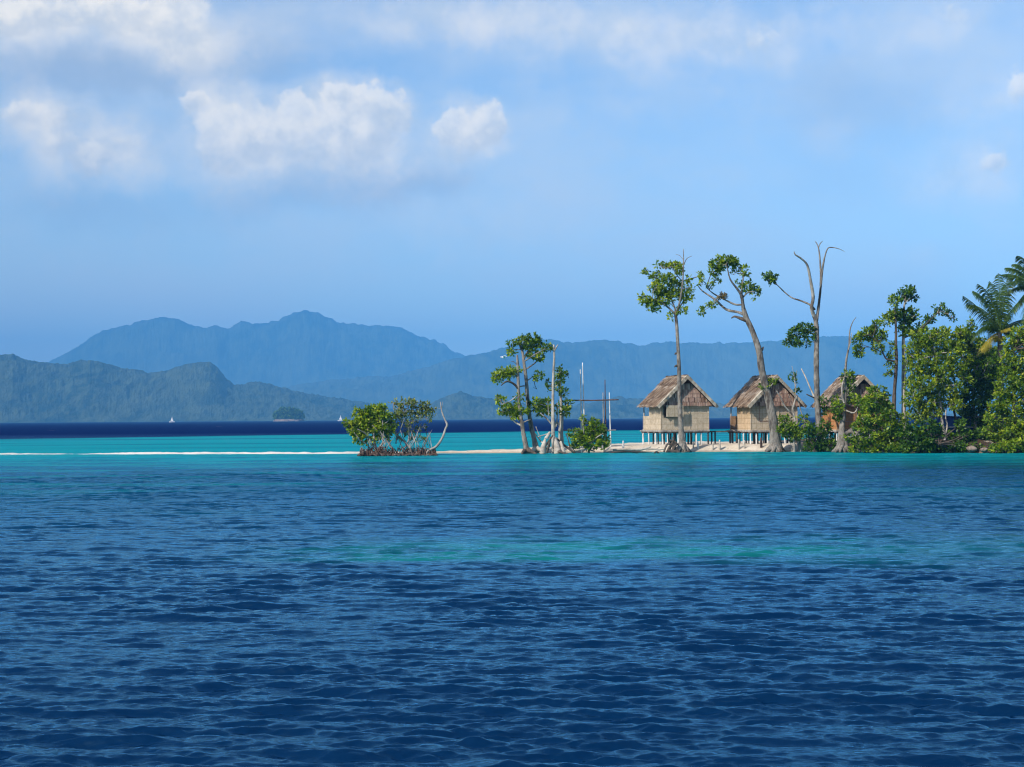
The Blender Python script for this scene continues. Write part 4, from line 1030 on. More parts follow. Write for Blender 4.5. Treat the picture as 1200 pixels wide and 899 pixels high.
palm('coconut palm with wind-swept fronds and yellow drooping ones, wholly in view', 110.0, (1171.6, 390), (1174, 526),
     [((1152, 362), (1129, 347), -0.6), ((1160, 348), (1140, 341), 0.8), ((1164, 342), (1146, 333), -0.5), ((1170, 345), (1160, 330), 1.0), ((1172, 345), (1170, 321), -0.3), ((1178, 345), (1183, 325), 0.6),
      ((1186, 355), (1204, 347), -0.5), ((1190, 372), (1214, 374), 0.4), ((1152, 370), (1137, 402), -0.4), ((1160, 392), (1144, 417), -0.9, 1), ((1186, 388), (1202, 408), -0.7), ((1165, 372), (1158, 398), 2.2), ((1180, 372), (1190, 398), 2.0), ((1165, 370), (1150, 380), -2.0),
      ((1183, 383), (1192, 384), -1.0, 1), ((1172, 352), (1176, 338), 2.2), ((1156, 356), (1133, 357), 1.4)], 5, (1173, 450))
palm('taller coconut palm cut off by the picture edge, above the other palm', 109.0, (1214, 338), (1222, 528),
     [((1195, 318), (1174, 322), -0.5), ((1200, 306), (1186, 310), 0.8), ((1205, 300), (1192, 300), -0.6), ((1213, 300), (1208, 290), 0.4), ((1225, 305), (1245, 300), 0), ((1235, 320), (1260, 335), 0.5), ((1195, 330), (1178, 345), 0.6), ((1198, 340), (1188, 366), -0.6), ((1228, 345), (1240, 375), -0.5), ((1205, 350), (1200, 380), -1.2), ((1200, 322), (1180, 333), -1.5), ((1196, 312), (1178, 314), 1.4)], 9, (1218, 430))

# ------------------------------------------------------------------ huts
def thatch_slope(mb, side, y0, y1, xr, ze, zr, rr, rows=9):
    """layered palm-leaf strips over one roof slope (side -1 left, +1 right). eave at x=side*xr,z=ze ; ridge x=0,z=zr"""
    sl = math.hypot(xr, zr - ze)
    ux, uz = side * xr / sl, (ze - zr) / sl          # down slope
    nx_, nz_ = side * (zr - ze) / sl, xr / sl        # outward normal
    # backing board
    th = 0.05
    a = (0, y0 + .05, zr); b = (0, y1 - .05, zr); c = (side * xr, y1 - .05, ze); d = (side * xr, y0 + .05, ze)
    low = lambda p: (p[0] - nx_ * th, p[1], p[2] - nz_ * th)
    q = [a, b, c, d]
    if side > 0: q = [a, d, c, b]
    mb.quad(*q, 0.1); mb.quad(*[low(p) for p in reversed(q)], 0.1)
    for i in range(4):
        p, p2 = q[i], q[(i + 1) % 4]
        mb.quad(p, low(p), low(p2), p2, 0.15)
    for r_ in range(rows):
        s0 = sl * r_ / rows
        band = rr.uniform(0.25, 0.75)
        y = y0 - 0.05
        while y < y1 + 0.05:
            w = rr.uniform(0.05, 0.13)
            L = sl / rows * rr.uniform(1.5, 2.3)
            skew = rr.normal(0, 0.05) + 0.03
            s_a = s0 - 0.06 + rr.uniform(-0.05, 0.05); s_b = min(s_a + L, sl + rr.uniform(0.02, 0.2))
            h0 = 0.012 + 0.006 * (rows - r_) * 0 + rr.uniform(0, 0.012); h1 = 0.05 + rr.uniform(0, 0.035)
            tt = float(np.clip(rr.normal(band, 0.25), 0, 1))
            pt = lambda s, yy, h: (ux * s + nx_ * h, yy, zr + uz * s + nz_ * h)
            qd = [pt(s_a, y, h0), pt(s_a, y + w, h0), pt(s_b, y + w * 0.9 + skew, h1), pt(s_b + rr.uniform(-0.03, 0.03), y + skew, h1)]
            if side > 0: qd.reverse()
            mb.quad(*qd, tt)
            y += w * rr.uniform(0.55, 0.95)

def hut(px, py, D, yaw_deg, label, seed, wall='wall', wall_lab=None, window='open', side='wall'):
    rr = np.random.default_rng(seed)
    p = W(px, py, D)
    gz = ground_z(p[0], p[1])
    root = empty('stilt_hut', (p[0], p[1], gz), label, 'hut', 'thatched stilt huts on the beach', R(yaw_deg))
    # local frame: x right, y away, z up from local ground; front wall on y=0
    zf = (W(px, 504, D)[2] - gz)             # floor
    zt = (W(px, 474.0, D)[2] - gz)           # wall top
    zr = (W(px, 441.2, D)[2] - gz)           # ridge
    w = 1.75; L = 2.0; LP = 3.05; t = 0.06
    # floor
    mb = MB(); mb.box(-w - 0.04, w + 0.04, -0.04, LP + 0.45, zf - 0.10, zf - 0.005)
    mb.build('floor', MAT['wood_grey'], root)
    mb = MB()
    for yy in (0.1, 1.1, 2.1, 3.1): mb.box(-w - 0.1, w + 0.1, yy - 0.04, yy + 0.04, zf - 0.2, zf - 0.1)
    mb.build('joists', MAT['bark'], root)
    # stilts
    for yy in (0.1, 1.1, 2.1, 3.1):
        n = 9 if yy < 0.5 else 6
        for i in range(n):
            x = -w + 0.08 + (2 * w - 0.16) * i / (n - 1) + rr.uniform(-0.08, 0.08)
            pale = (yy < 0.5 and i % 3 != 2) or (i == 0)  # sunlit look put into the colour: pale mainly in front, dark behind
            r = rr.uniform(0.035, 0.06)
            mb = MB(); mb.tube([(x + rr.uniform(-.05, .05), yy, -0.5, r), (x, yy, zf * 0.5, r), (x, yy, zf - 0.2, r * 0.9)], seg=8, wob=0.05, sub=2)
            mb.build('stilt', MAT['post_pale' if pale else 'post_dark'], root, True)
    # front wall with window opening
    mb = MB()
    if window == 'open': wx0, wx1, wz0, wz1 = -1.50, -0.30, zt - 0.80, zt - 0.06
    else: wx0, wx1, wz0, wz1 = -1.08, -0.42, zt - 1.10, zt - 0.12
    mb.box(-w, wx0, 0, t, zf, zt); mb.box(wx1, w, 0, t, zf, zt); mb.box(wx0, wx1, 0, t, zf, wz0); mb.box(wx0, wx1, 0, t, wz1, zt)
    mb.build('front_wall', MAT[wall], root)
    mb = MB(); mb.box(-w, -w + t, t + 0.002, L, zf, zt); mb.build('side_wall', MAT[side if wall == 'wall' else wall], root)
    mb = MB(); mb.box(w - t, w, t + 0.002, L, zf, zt); mb.build('side_wall', MAT[wall], root)
    mb = MB(); mb.box(-w + t + .002, w - t - .002, L - t, L - .002, zf, zt); mb.build('back_wall', MAT[wall], root)
    # low porch wall and posts behind
    pm = wall if window == 'open' else 'wall_shaded'
    mb = MB(); mb.box(-w, -w + t, L + 0.004, LP, zf, zf + 0.95); mb.box(-w + t + .002, w, LP - t, LP, zf, zf + 0.95); mb.build('porch_wall', MAT[pm], root)
    for x in (-w + 0.03, w - 0.05):
        mb = MB(); mb.tube([(x, LP - 0.12, zf - 0.05, 0.045), (x, LP - 0.12, zt - 0.0, 0.04)], seg=8, wob=0.04, sub=1); mb.build('porch_post', MAT['wood_grey'], root, True)
    # window
    mb = MB()
    if window == 'open':
        hx0, hx1 = wx0 - 0.02, wx1 + 0.02
        yp = -0.36
        pn = MB(); pn.box(hx0, hx1, yp - 0.03, yp, wz0 - 0.02, wz1 + 0.0)
        for x in (hx0 + 0.05, hx1 - 0.05): pn.beam((x, yp + 0.002, wz1 - 0.06), (x, -0.004, wz1 - 0.02), 0.03)
        sh = pn.build('shutter', MAT['wall'], root); sh['label'] = 'window flap held out from the wall'
        st = MB(); st.beam((wx1 - 0.15, 0.01, wz0 + 0.02), (wx1 - 0.15, yp + 0.004, wz0 + 0.06), 0.03); st.build('prop_stick', MAT['wood_grey'], sh)
        fr = MB()
        for x in (wx0 - 0.03, wx1 + 0.03): fr.box(x - 0.03, x + 0.03, -0.03, 0.0 - .002, wz0 - 0.05, wz1 + 0.04)
        fr.box(wx0, wx1, -0.03, -0.002, wz0 - 0.06, wz0); fr.build('window_frame', MAT['bark_dark'], root)
    else:
        pn = MB(); pn.box(wx0 + .01, wx1 - .01, -0.015, 0.03, wz0 + .01, wz1 - .01); pn.build('shutter', MAT[wall], root)
        fr = MB()
        for x in (wx0 - 0.02, wx1 + 0.02): fr.box(x - 0.02, x + 0.02, -0.025, -0.002, wz0 - 0.04, wz1 + 0.04)
        fr.box(wx0, wx1, -0.025, -0.002, wz0 - 0.04, wz0 - .001); fr.box(wx0, wx1, -0.025, -0.002, wz1 + .001, wz1 + .04); fr.build('window_frame', MAT['thatch_gable'], root)
    # corner battens and sill
    fr = MB()
    for x in (-w + 0.02, w - 0.02, 0.35): fr.box(x - 0.025, x + 0.025, -0.028, -0.003, zf, zt)
    fr.box(-w, w, -0.03, -0.003, zf - 0.005, zf + 0.05); fr.box(-w - 0.03, -w - 0.003, 0.05, LP, zf - .005, zf + 0.05)
    fr.build('battens', MAT['wall'], root)
    # roof
    xr = 2.12; y0, y1 = -0.46, LP - 0.1
    ze = zt - 0.12
    mb = MB()
    for sd in (-1, 1): thatch_slope(mb, sd, y0, y1, xr, ze, zr, rr)
    yy = y0 - 0.05
    while yy < y1:                                    # ridge tufts
        for sd in (-1, 1):
            Lc = rr.uniform(0.25, 0.5); w2 = rr.uniform(0.08, 0.16)
            a = (-sd * 0.06, yy, zr + rr.uniform(0.06, 0.14)); b = (-sd * 0.06, yy + w2, zr + rr.uniform(0.06, 0.14))
            c = (sd * Lc * 0.74, yy + w2 * 1.2, zr - Lc * 0.62 + 0.13); d = (sd * Lc * 0.74, yy + 0.02, zr - Lc * 0.62 + 0.13)
            mb.quad(a, b, c, d, float(rr.uniform(0.45, 1)))
        yy += rr.uniform(0.06, 0.1)
    mb.build('roof', MAT['thatch'], root)
    # rafters ends / barge boards on the front verge
    sl = math.hypot(xr, zr - ze)
    for sd in (-1, 1):
        mb = MB()
        for k in range(26):
            s0 = sl * k / 26 - 0.03; s1 = s0 + sl / 26 * 2.0
            j = rr.uniform(-0.015, 0.015)
            P = lambda s, off, yv: (sd * xr * s / sl + sd * off * (zr - ze) / sl, yv + j, zr + (ze - zr) * s / sl + off * xr / sl)
            yv = y0 - 0.07
            mb.quad(P(s0, 0.07, yv), P(s0, -0.13 + j, yv), P(s1, -0.13, yv - 0.004), P(s1, 0.07 + j, yv - 0.004), float(rr.uniform(0.1, 1)))
            mb.quad(P(s0, 0.075, yv), P(s1, 0.075, yv), P(s1, 0.085, yv + 0.2), P(s0, 0.085, yv + 0.2), float(rr.uniform(0.1, 1)))
        mb.build('bargeboard', MAT['barge'], root)
    for yv in (y0 + 0.03, L * 0.5, y1 - 0.06):
        mb = MB()
        for sd in (-1, 1): mb.beam((sd * 0.02, yv, zr - 0.1), (sd * (xr - 0.05), yv, ze - 0.06), 0.05, 0.07)
        mb.build('rafters', MAT['bark_dark'], root)
    # gable thatch (front and back), hung a little proud of the wall
    for yg, nm in ((-0.20, 1), (LP - 0.3, 0)):
        mb = MB()
        zb = zt - 0.06
        hw = w + 0.06
        ztop = zr - 0.55 if nm else zr - 0.2
        zat = lambda x: zr - 0.16 - abs(x) * (zr - ze) / xr
        mb.quad((-hw, yg + .03, zb), (hw, yg + .03, zb), (0.12, yg + .03, ztop), (-0.12, yg + .03, ztop), 0.15)
        for row in range(5):
            zz0 = zb + (ztop - zb) * row / 5
            zz1 = zb + (ztop - zb) * (row + 1.25) / 5
            x = -hw
            while x < hw:
                ww = rr.uniform(0.05, 0.11)
                if zat(x + ww / 2) > zz0 + 0.06:
                    top = min(zz1, zat(x + ww / 2) + 0.03)
                    mb.quad((x, yg - 0.03, zz0 - rr.uniform(0, 0.09)), (x + ww * 0.95, yg - 0.03, zz0 - rr.uniform(0, 0.09)), (x + ww * 0.9, yg + 0.0, top), (x, yg + 0.0, top), float(np.clip(rr.normal(0.5, 0.28), 0, 1)))
                x += ww * rr.uniform(0.7, 1.0)
        mb.build('gable', MAT['thatch_gable'], root)
    return root

hut(803, 524, 114.0, 18.5, 'leftmost thatched stilt hut, pale mat walls, its window flap held open', 101)
hut(907.5, 524, 114.2, 19.5, 'middle thatched stilt hut with closed shutter, behind the thick leaning tree', 102, window='closed', side='wall_sunlit')
hut(1009, 524, 112.5, 16, 'rightmost thatched stilt hut with orange walls, half hidden by green bushes', 103, wall='wall_orange', window='closed')

# walkway between the first two huts
def walkway():
    D = 115.5
    p = W(848, 521, D); gz = ground_z(p[0], p[1])
    org = np.array([p[0], p[1], gz])
    root = empty('walkway', org, 'dark raised plank walkway on posts linking the leftmost and middle huts', 'walkway')
    a = W(829, 506, D); b = W(876, 505.3, D)
    mb = MB(); mb.box(a[0] - org[0], b[0] - org[0], -0.45, 0.45, a[2] - org[2] - 0.04, a[2] - org[2] + 0.05)
    mb.build('deck', MAT['post_dark'], root)
    for x in (834, 838, 855.5, 858.5, 863):
        for yy in (-0.35, 0.35):
            q = W(x, 506, D)
            mb = MB(); mb.tube([(q[0] - org[0] + 0.1 * yy, yy, -0.5, 0.05), (q[0] - org[0] + 0.1 * yy, yy, a[2] - org[2] - 0.04, 0.05)], seg=8, wob=0.05, sub=1)
            mb.build('post', MAT['post_dark'], root, True)
walkway()

# stakes in the beach
stakes = [(730.5, 516.5, 528, 1.3, 'post_pale', 'pale stake standing in the driftwood left of all the huts'),
          (812.5, 517, 527, 0.9, 'drift', 'thin pale stake in the sand just right of the straight tall tree'),
          (818.5, 517.5, 524.5, 1.2, 'post_pale', 'pale slanting stake under the right end of the leftmost hut'),
          (835.5, 518, 526, 1.2, 'drift', 'pale stake in the sand just past the right corner of the leftmost hut'),
          (843.5, 515.5, 526, 1.3, 'drift', 'tallest pale stake in the sand below the dark walkway'),
          (866, 515, 526, 1.1, 'drift', 'grey stake in the sand under the left corner of the middle hut'),
          (872.5, 516, 524.5, 1.0, 'drift', 'short grey stake under the middle hut, second left of the leaning tree'),
          (892, 513, 526.5, 1.5, 'root', 'dark brown stake in the sand left of the leaning tree')]
for x, y0, y1, r, mt_, lab in stakes:
    D = 112.3
    p, q = W(x - (1.2 if 'slanting' in lab else 0.2), y0, D), W(x, y1, D)
    q[2] = min(q[2], ground_z(q[0], q[1]) - 0.15)
    mb = MB(); mb.tube([(*q, M(r, D)), (*((p + q) / 2), M(r * 0.95, D)), (*p, M(r * 0.6, D))], seg=8, wob=0.1, sub=3)
    o = mb.build('stake', MAT[mt_], None, True, q); o.location = tuple(q)
    tag(o, lab, 'stake', 'short stakes in the beach sand')

# driftwood and branches at the water's edge
wood('driftwood_log', 'long bleached log with a dark wet underside lying at the water left of the huts', 'log', 110.9,
     [[(718, 527.5, 1.2), (730, 526.5, 1.8), (745, 527, 1.7), (757, 525.5, 1.4), (763, 523, 0.8)]], 'drift')
wood('driftwood_log', 'dark wet log half in the water below the bleached log', 'log', 110.3,
     [[(716, 530.5, 0.8), (730, 529.3, 1.3), (748, 529.6, 1.2), (764, 530.5, 0.7)]], 'wet_wood')
wood('fallen_branch', 'dark bent branch poking out of the water like an upturned V', 'branch', 108.3,
     [[(762, 536, 0.8), (766, 532.5, 0.9), (769, 529.5, 1.1), (772.5, 531.5, 1.2), (777.5, 536.5, 0.9)]], 'wet_wood')
wood('fallen_branch', 'thin twiggy branch just breaking the water left of the bent branch', 'branch', 108.2,
     [[(735, 536, 0.3), (740, 533, 0.4), (746, 531.5, 0.45), (750, 532.5, 0.4), (754, 536, 0.35)], [(743, 532.5, 0.3), (741, 531, 0.2)]], 'wet_wood')
wood('fallen_branch', 'bleached branch lying on the sand in front of the leftmost hut', 'branch', 111.2,
     [[(757, 527, 1.0), (765, 526.3, 1.1), (773, 527, 0.9), (780, 526, 0.4)], [(768, 526.5, 0.6), (773, 524, 0.4)]], 'drift')

wood('driftwood_twig', 'tiny dark twig floating off the olive bush, nearer the shore of two', 'twig', 107.3,
     [[(689.5, 534.5, 0.3), (691, 533, 0.5), (693, 534.5, 0.3)]], 'wet_wood', 'dark twigs floating off the bush')
wood('driftwood_twig', 'tiny dark twig floating off the olive bush, farther out of two', 'twig', 105.0,
     [[(700, 536, 0.3), (702, 534.6, 0.5), (704.5, 536, 0.3)]], 'wet_wood', 'dark twigs floating off the bush')

# rocks at the right-hand bank
def rock(px, py, D, rx_, rz_, seed, label, mat='rock'):
    rr = np.random.default_rng(seed)
    import bmesh
    bm = bmesh.new(); bmesh.ops.create_icosphere(bm, subdivisions=3, radius=1)
    a, c = M(rx_, D), M(rz_, D)
    k = rr.normal(size=(6, 3)) * 1.6; ph = rr.uniform(0, 6, 6)
    for v in bm.verts:
        d = 1 + 0.13 * sum(math.sin(float(np.dot(k[i], v.co)) * 1.7 + ph[i]) for i in range(6)) / 2
        v.co = Vector((v.co.x * a * d, v.co.y * a * 0.8 * d, v.co.z * c * d))
    me = bpy.data.meshes.new('rock'); bm.to_mesh(me); bm.free()
    me.materials.append(MAT[mat])
    o = bpy.data.objects.new('rock', me); COL.objects.link(o)
    o.location = tuple(W(px, py, D))
    tag(o, label, 'rock', 'rocks along the shaded bank')
rock(1138, 526, 103.0, 6, 3.5, 1, 'pinkish rock at the water under the shaded tree, left of a smaller one')
rock(1153, 527.5, 102.6, 5, 2.6, 2, 'small low rock at the water, between two larger ones')
rock(1189, 523, 102.9, 10, 5.0, 3, 'large reddish rock under the drooping yellow-green tree')
rock(1119, 519, 104.5, 7, 4.0, 4, 'broad brown rock above the dark bush, below the blue hull')

# blue hull behind the bushes
def boat():
    D = 110.5
    c = W(1130, 500, D); gz = ground_z(c[0], c[1])
    org = np.array([c[0], c[1], c[2] - 0.55])
    root = empty('blue_boat', org, 'blue boat with a white strake pulled up behind the shore trees, mostly hidden', 'boat')
    n = 20; hl = 2.2
    sec = []
    for i in range(n + 1):
        t = -1 + 2 * i / n
        bw = 0.75 * (1 - abs(t) ** 2.6) + 0.02
        sheer = 1.15 + 0.25 * t * t
        keel = 0.0 + 0.25 * abs(t) ** 4
        sec.append([(t * hl, y * bw, z) for y, z in ((0, keel), (-0.7, keel + 0.18), (-0.95, 0.50), (-1.0, sheer))] )
    def side(sg, idx0, idx1, off=0.0):
        mb = MB()
        for i in range(n):
            for j in range(idx0, idx1):
                a, b, c_, d = sec[i][j], sec[i + 1][j], sec[i + 1][j + 1], sec[i][j + 1]
                q = [(p[0], sg * (p[1] - off), p[2]) for p in (a, b, c_, d)]
                if sg < 0: q.reverse()
                mb.quad(*q)
        return mb
    h = MB()
    for sg in (1, -1):
        m2 = side(sg, 0, 3)
        k = len(h.v); h.v += m2.v; h.t += m2.t; h.f += [tuple(z + k for z in f) for f in m2.f]
    h.build('hull', MAT['hull_blue'], root)
    st = MB()
    for sg in (1, -1):
        st.tube([(sec[i][2][0], sg * (sec[i][2][1] - 0.03), 0.52, 0.045) for i in range(0, n + 1, 2)], seg=6, wob=0, sub=2)
    st.build('strake', MAT['hull_white'], root, True)
    gw = MB()
    for sg in (1, -1):
        gw.tube([(sec[i][3][0], sg * sec[i][3][1], sec[i][3][2], 0.04) for i in range(0, n + 1, 2)], seg=6, wob=0, sub=2)
    gw.build('gunwale', MAT['hull_blue'], root, True)
    th = MB()
    for x in (-1.2, 0, 1.2): th.box(x - 0.12, x + 0.12, -0.6, 0.6, 0.92, 0.96)
    th.build('thwarts', MAT['wood_grey'], root)
    for x in (-1.4, 1.4):
        cr_ = MB(); cr_.box(x - 0.08, x + 0.08, -0.5, 0.5, gz - org[2] - 0.05, 0.08); cr_.build('chock', MAT['bark_dark'], root)
boat()

# ------------------------------------------------------------------ distant islet, sailing boats, bird
def islet():
    D = 2400
    c = W(337.5, 493.6, D)
    root = empty('rocky_islet', (c[0], c[1], 0), 'tiny tree-topped rock islet far out on the water', 'islet')
    mb = MB()
    n = 40
    ringz = [(-1.0, 1.04), (0.8, 1.0), (1.8, 0.93), (2.6, 0.8), (3.0, 0.4)]
    a, b = M(17, D), M(12, D)
    for k, (z, s) in enumerate(ringz):
        for j in range(n):
            t = 2 * math.pi * j / n
            w_ = 1 + 0.10 * math.sin(5 * t + k) + 0.06 * math.sin(11 * t + 2 * k)
            mb.v.append((a * s * w_ * math.cos(t), b * s * w_ * math.sin(t), z + 0.5 * math.sin(7 * t + k))); mb.t.append(0.5)
    for k in range(len(ringz) - 1):
        for j in range(n):
            p, q = k * n + j, k * n + (j + 1) % n
            mb.f.append((p, q, q + n, p + n))
    mb.f.append(tuple(range((len(ringz) - 1) * n, len(ringz) * n)))
    mb.build('rock_base', MAT['rock'], root)
    cl = [(323.5, 487.5, 3.4, 3.2), (327, 485, 5, 4.5), (333, 483, 6, 5), (339, 483, 6, 4.6), (346, 484, 6, 4.6), (351, 486, 4.5, 4.2), (354, 488.5, 3, 3), (335, 488, 7, 3, 0.8), (345, 489, 7, 3, 0.8)]
    v, f, tt, _ = crown_verts([(x, y, r1, r2, 0.016, 0) for x, y, r1, r2 in [q_[:4] for q_ in cl]], D, 2.6)
    np_mesh('crown', v - np.array([c[0], c[1], 0]), f, MAT['leaf_deep'], root, tint=tt)
islet()

def sailboat(px, D, label, h):
    c = W(px, 492, D)
    root = empty('sailing_boat', (c[0], c[1], 0), label, 'sailing boat', 'sailing boats far out on the water')
    mb = MB(); s = h / 9.0
    n = 12
    for i in range(n + 1):
        t = -1 + 2 * i / n
        bw = 1.3 * s * (1 - abs(t) ** 2.2) + 0.02
        for y, z in ((-bw, 1.2 * s + 0.2 * t), (-bw * 0.7, -0.3), (bw * 0.7, -0.3), (bw, 1.2 * s + 0.2 * t)):
            mb.v.append((t * 4.2 * s, y, z)); mb.t.append(0.5)
    for i in range(n):
        for j in range(4):
            p, q = i * 4 + j, i * 4 + (j + 1) % 4
            mb.f.append((p, q, q + 4, p + 4))
    mb.build('hull', MAT['hull_white'], root)
    mb = MB(); mb.tube([(0.3 * s, 0, 1, 0.12), (0.3 * s, 0, h, 0.07)], seg=6, wob=0, sub=1); mb.build('mast', MAT['post_pale'], root)
    for nm, pts in (('mainsail', [(0.2, 1.6, h * 0.97), (-2.2 * s, 1.9, 2.0 * s), (0.2, 1.6, 2.0 * s)]), ('jib', [(0.45 * s, 0, h * 0.85), (0.5 * s, 0, 1.8 * s), (2.0 * s, 0, 1.6 * s)])):
        mb = MB(); N = 6
        A, B, C2 = [np.array((p[0], 0.0, p[2])) for p in pts]
        g_ = lambda i, j: tuple(A + (B - A) * i / N * (1 - j / N) + (C2 - A) * i / N * (j / N) + np.array([0, 0.35 * s * math.sin(math.pi * i / N) * math.sin(math.pi * j / N), 0]))
        for i in range(N):
            for j in range(N):
                mb.quad(g_(i, j), g_(i + 1, j), g_(i + 1, j + 1), g_(i, j + 1))
        mb.build(nm, MAT['sail'], root)
sailboat(201.5, 2300, 'tiny white sailing boat left of the islet, off the knobbed hill', 8.2)
sailboat(399, 2400, 'tiny white sailing boat just right of the islet, beside the mangrove clump', 8.6)

def bird():
    D = 105
    c = W(590, 419.5, D)
    root = empty('bird', c, 'small white bird in flight left of the sand-tip trees', 'bird')
    mb = MB()
    mb.tube([(-0.16, 0, 0, 0.01), (-0.08, 0, 0.0, 0.035), (0.02, 0, 0.0, 0.05), (0.12, 0, 0.02, 0.035), (0.17, 0, 0.03, 0.028), (0.22, 0, 0.025, 0.006)], seg=8, wob=0, sub=3)
    for sg in (-1, 1):                               # wings grow from the shoulders: one body mesh
        pts = [(0.06, 0.03, 0.02, 0.16), (0.08, 0.14, 0.09, 0.15), (0.04, 0.26, 0.12, 0.11), (-0.05, 0.38, 0.08, 0.03)]
        for a, b in zip(pts[:-1], pts[1:]):
            top = [(a[0], sg * a[1], a[2] + .012), (b[0], sg * b[1], b[2] + .008), (b[0] - b[3], sg * b[1], b[2]), (a[0] - a[3], sg * a[1], a[2])]
            bot = [(p[0], p[1], p[2] - 0.014) for p in top]
            mb.quad(*top); mb.quad(*reversed(bot))
            for i in range(4): mb.quad(top[i], top[(i + 1) % 4], bot[(i + 1) % 4], bot[i])
    mb.tri((-0.14, 0.02, 0.0), (-0.14, -0.02, 0.0), (-0.26, 0.05, 0.0)); mb.tri((-0.14, -0.02, 0.0), (-0.26, -0.05, 0.0), (-0.26, 0.05, 0.0))
    me = mb.build('bird_body', MAT['feather'], None, True)
    bpy.data.objects.remove(root)
    me.name = 'bird'; me.location = tuple(c); me.rotation_euler = (0, R(-8), R(200))
    tag(me, 'small white bird in flight left of the sand-tip trees', 'bird')
bird()

# ------------------------------------------------------------------ haze
HAZE_TOP = 640.0
def haze():
    mb = MB(); mb.box(-12900, 12900, -12900, 13200, -4.0, HAZE_TOP)
    mt = bpy.data.materials.new('haze'); mt.use_nodes = True
    t = NT(mt.node_tree)
    t.n.remove(t.n['Principled BSDF'])
    v = t.node('ShaderNodeVolumePrincipled')
    v.inputs['Color'].default_value = (0.12, 0.47, 1.0, 1)
    v.inputs['Density'].default_value = 1.7e-4
    v.inputs['Anisotropy'].default_value = -0.35
    t.link(v.outputs[0], t.n['Material Output'].inputs['Volume'])
    o = mb.build('haze', mt)
    tag(o, 'blue sea haze between the beach and the far mountains', None, kind='stuff')
haze()

# ------------------------------------------------------------------ light and sky
SUN_AZ = 45.0      # from behind the camera towards the left
SUN_EL = 37.0
to_sun = Vector((-math.sin(R(SUN_AZ)) * math.cos(R(SUN_EL)), -math.cos(R(SUN_AZ)) * math.cos(R(SUN_EL)), math.sin(R(SUN_EL))))
sd = bpy.data.lights.new('sun', 'SUN'); sd.energy = 4.8; sd.angle = R(0.53); sd.color = (1.0, 0.93, 0.82)
so = bpy.data.objects.new('sun', sd); COL.objects.link(so)
so.rotation_euler = (-to_sun).to_track_quat('-Z', 'Y').to_euler()
so.location = (-60, -60, 90)

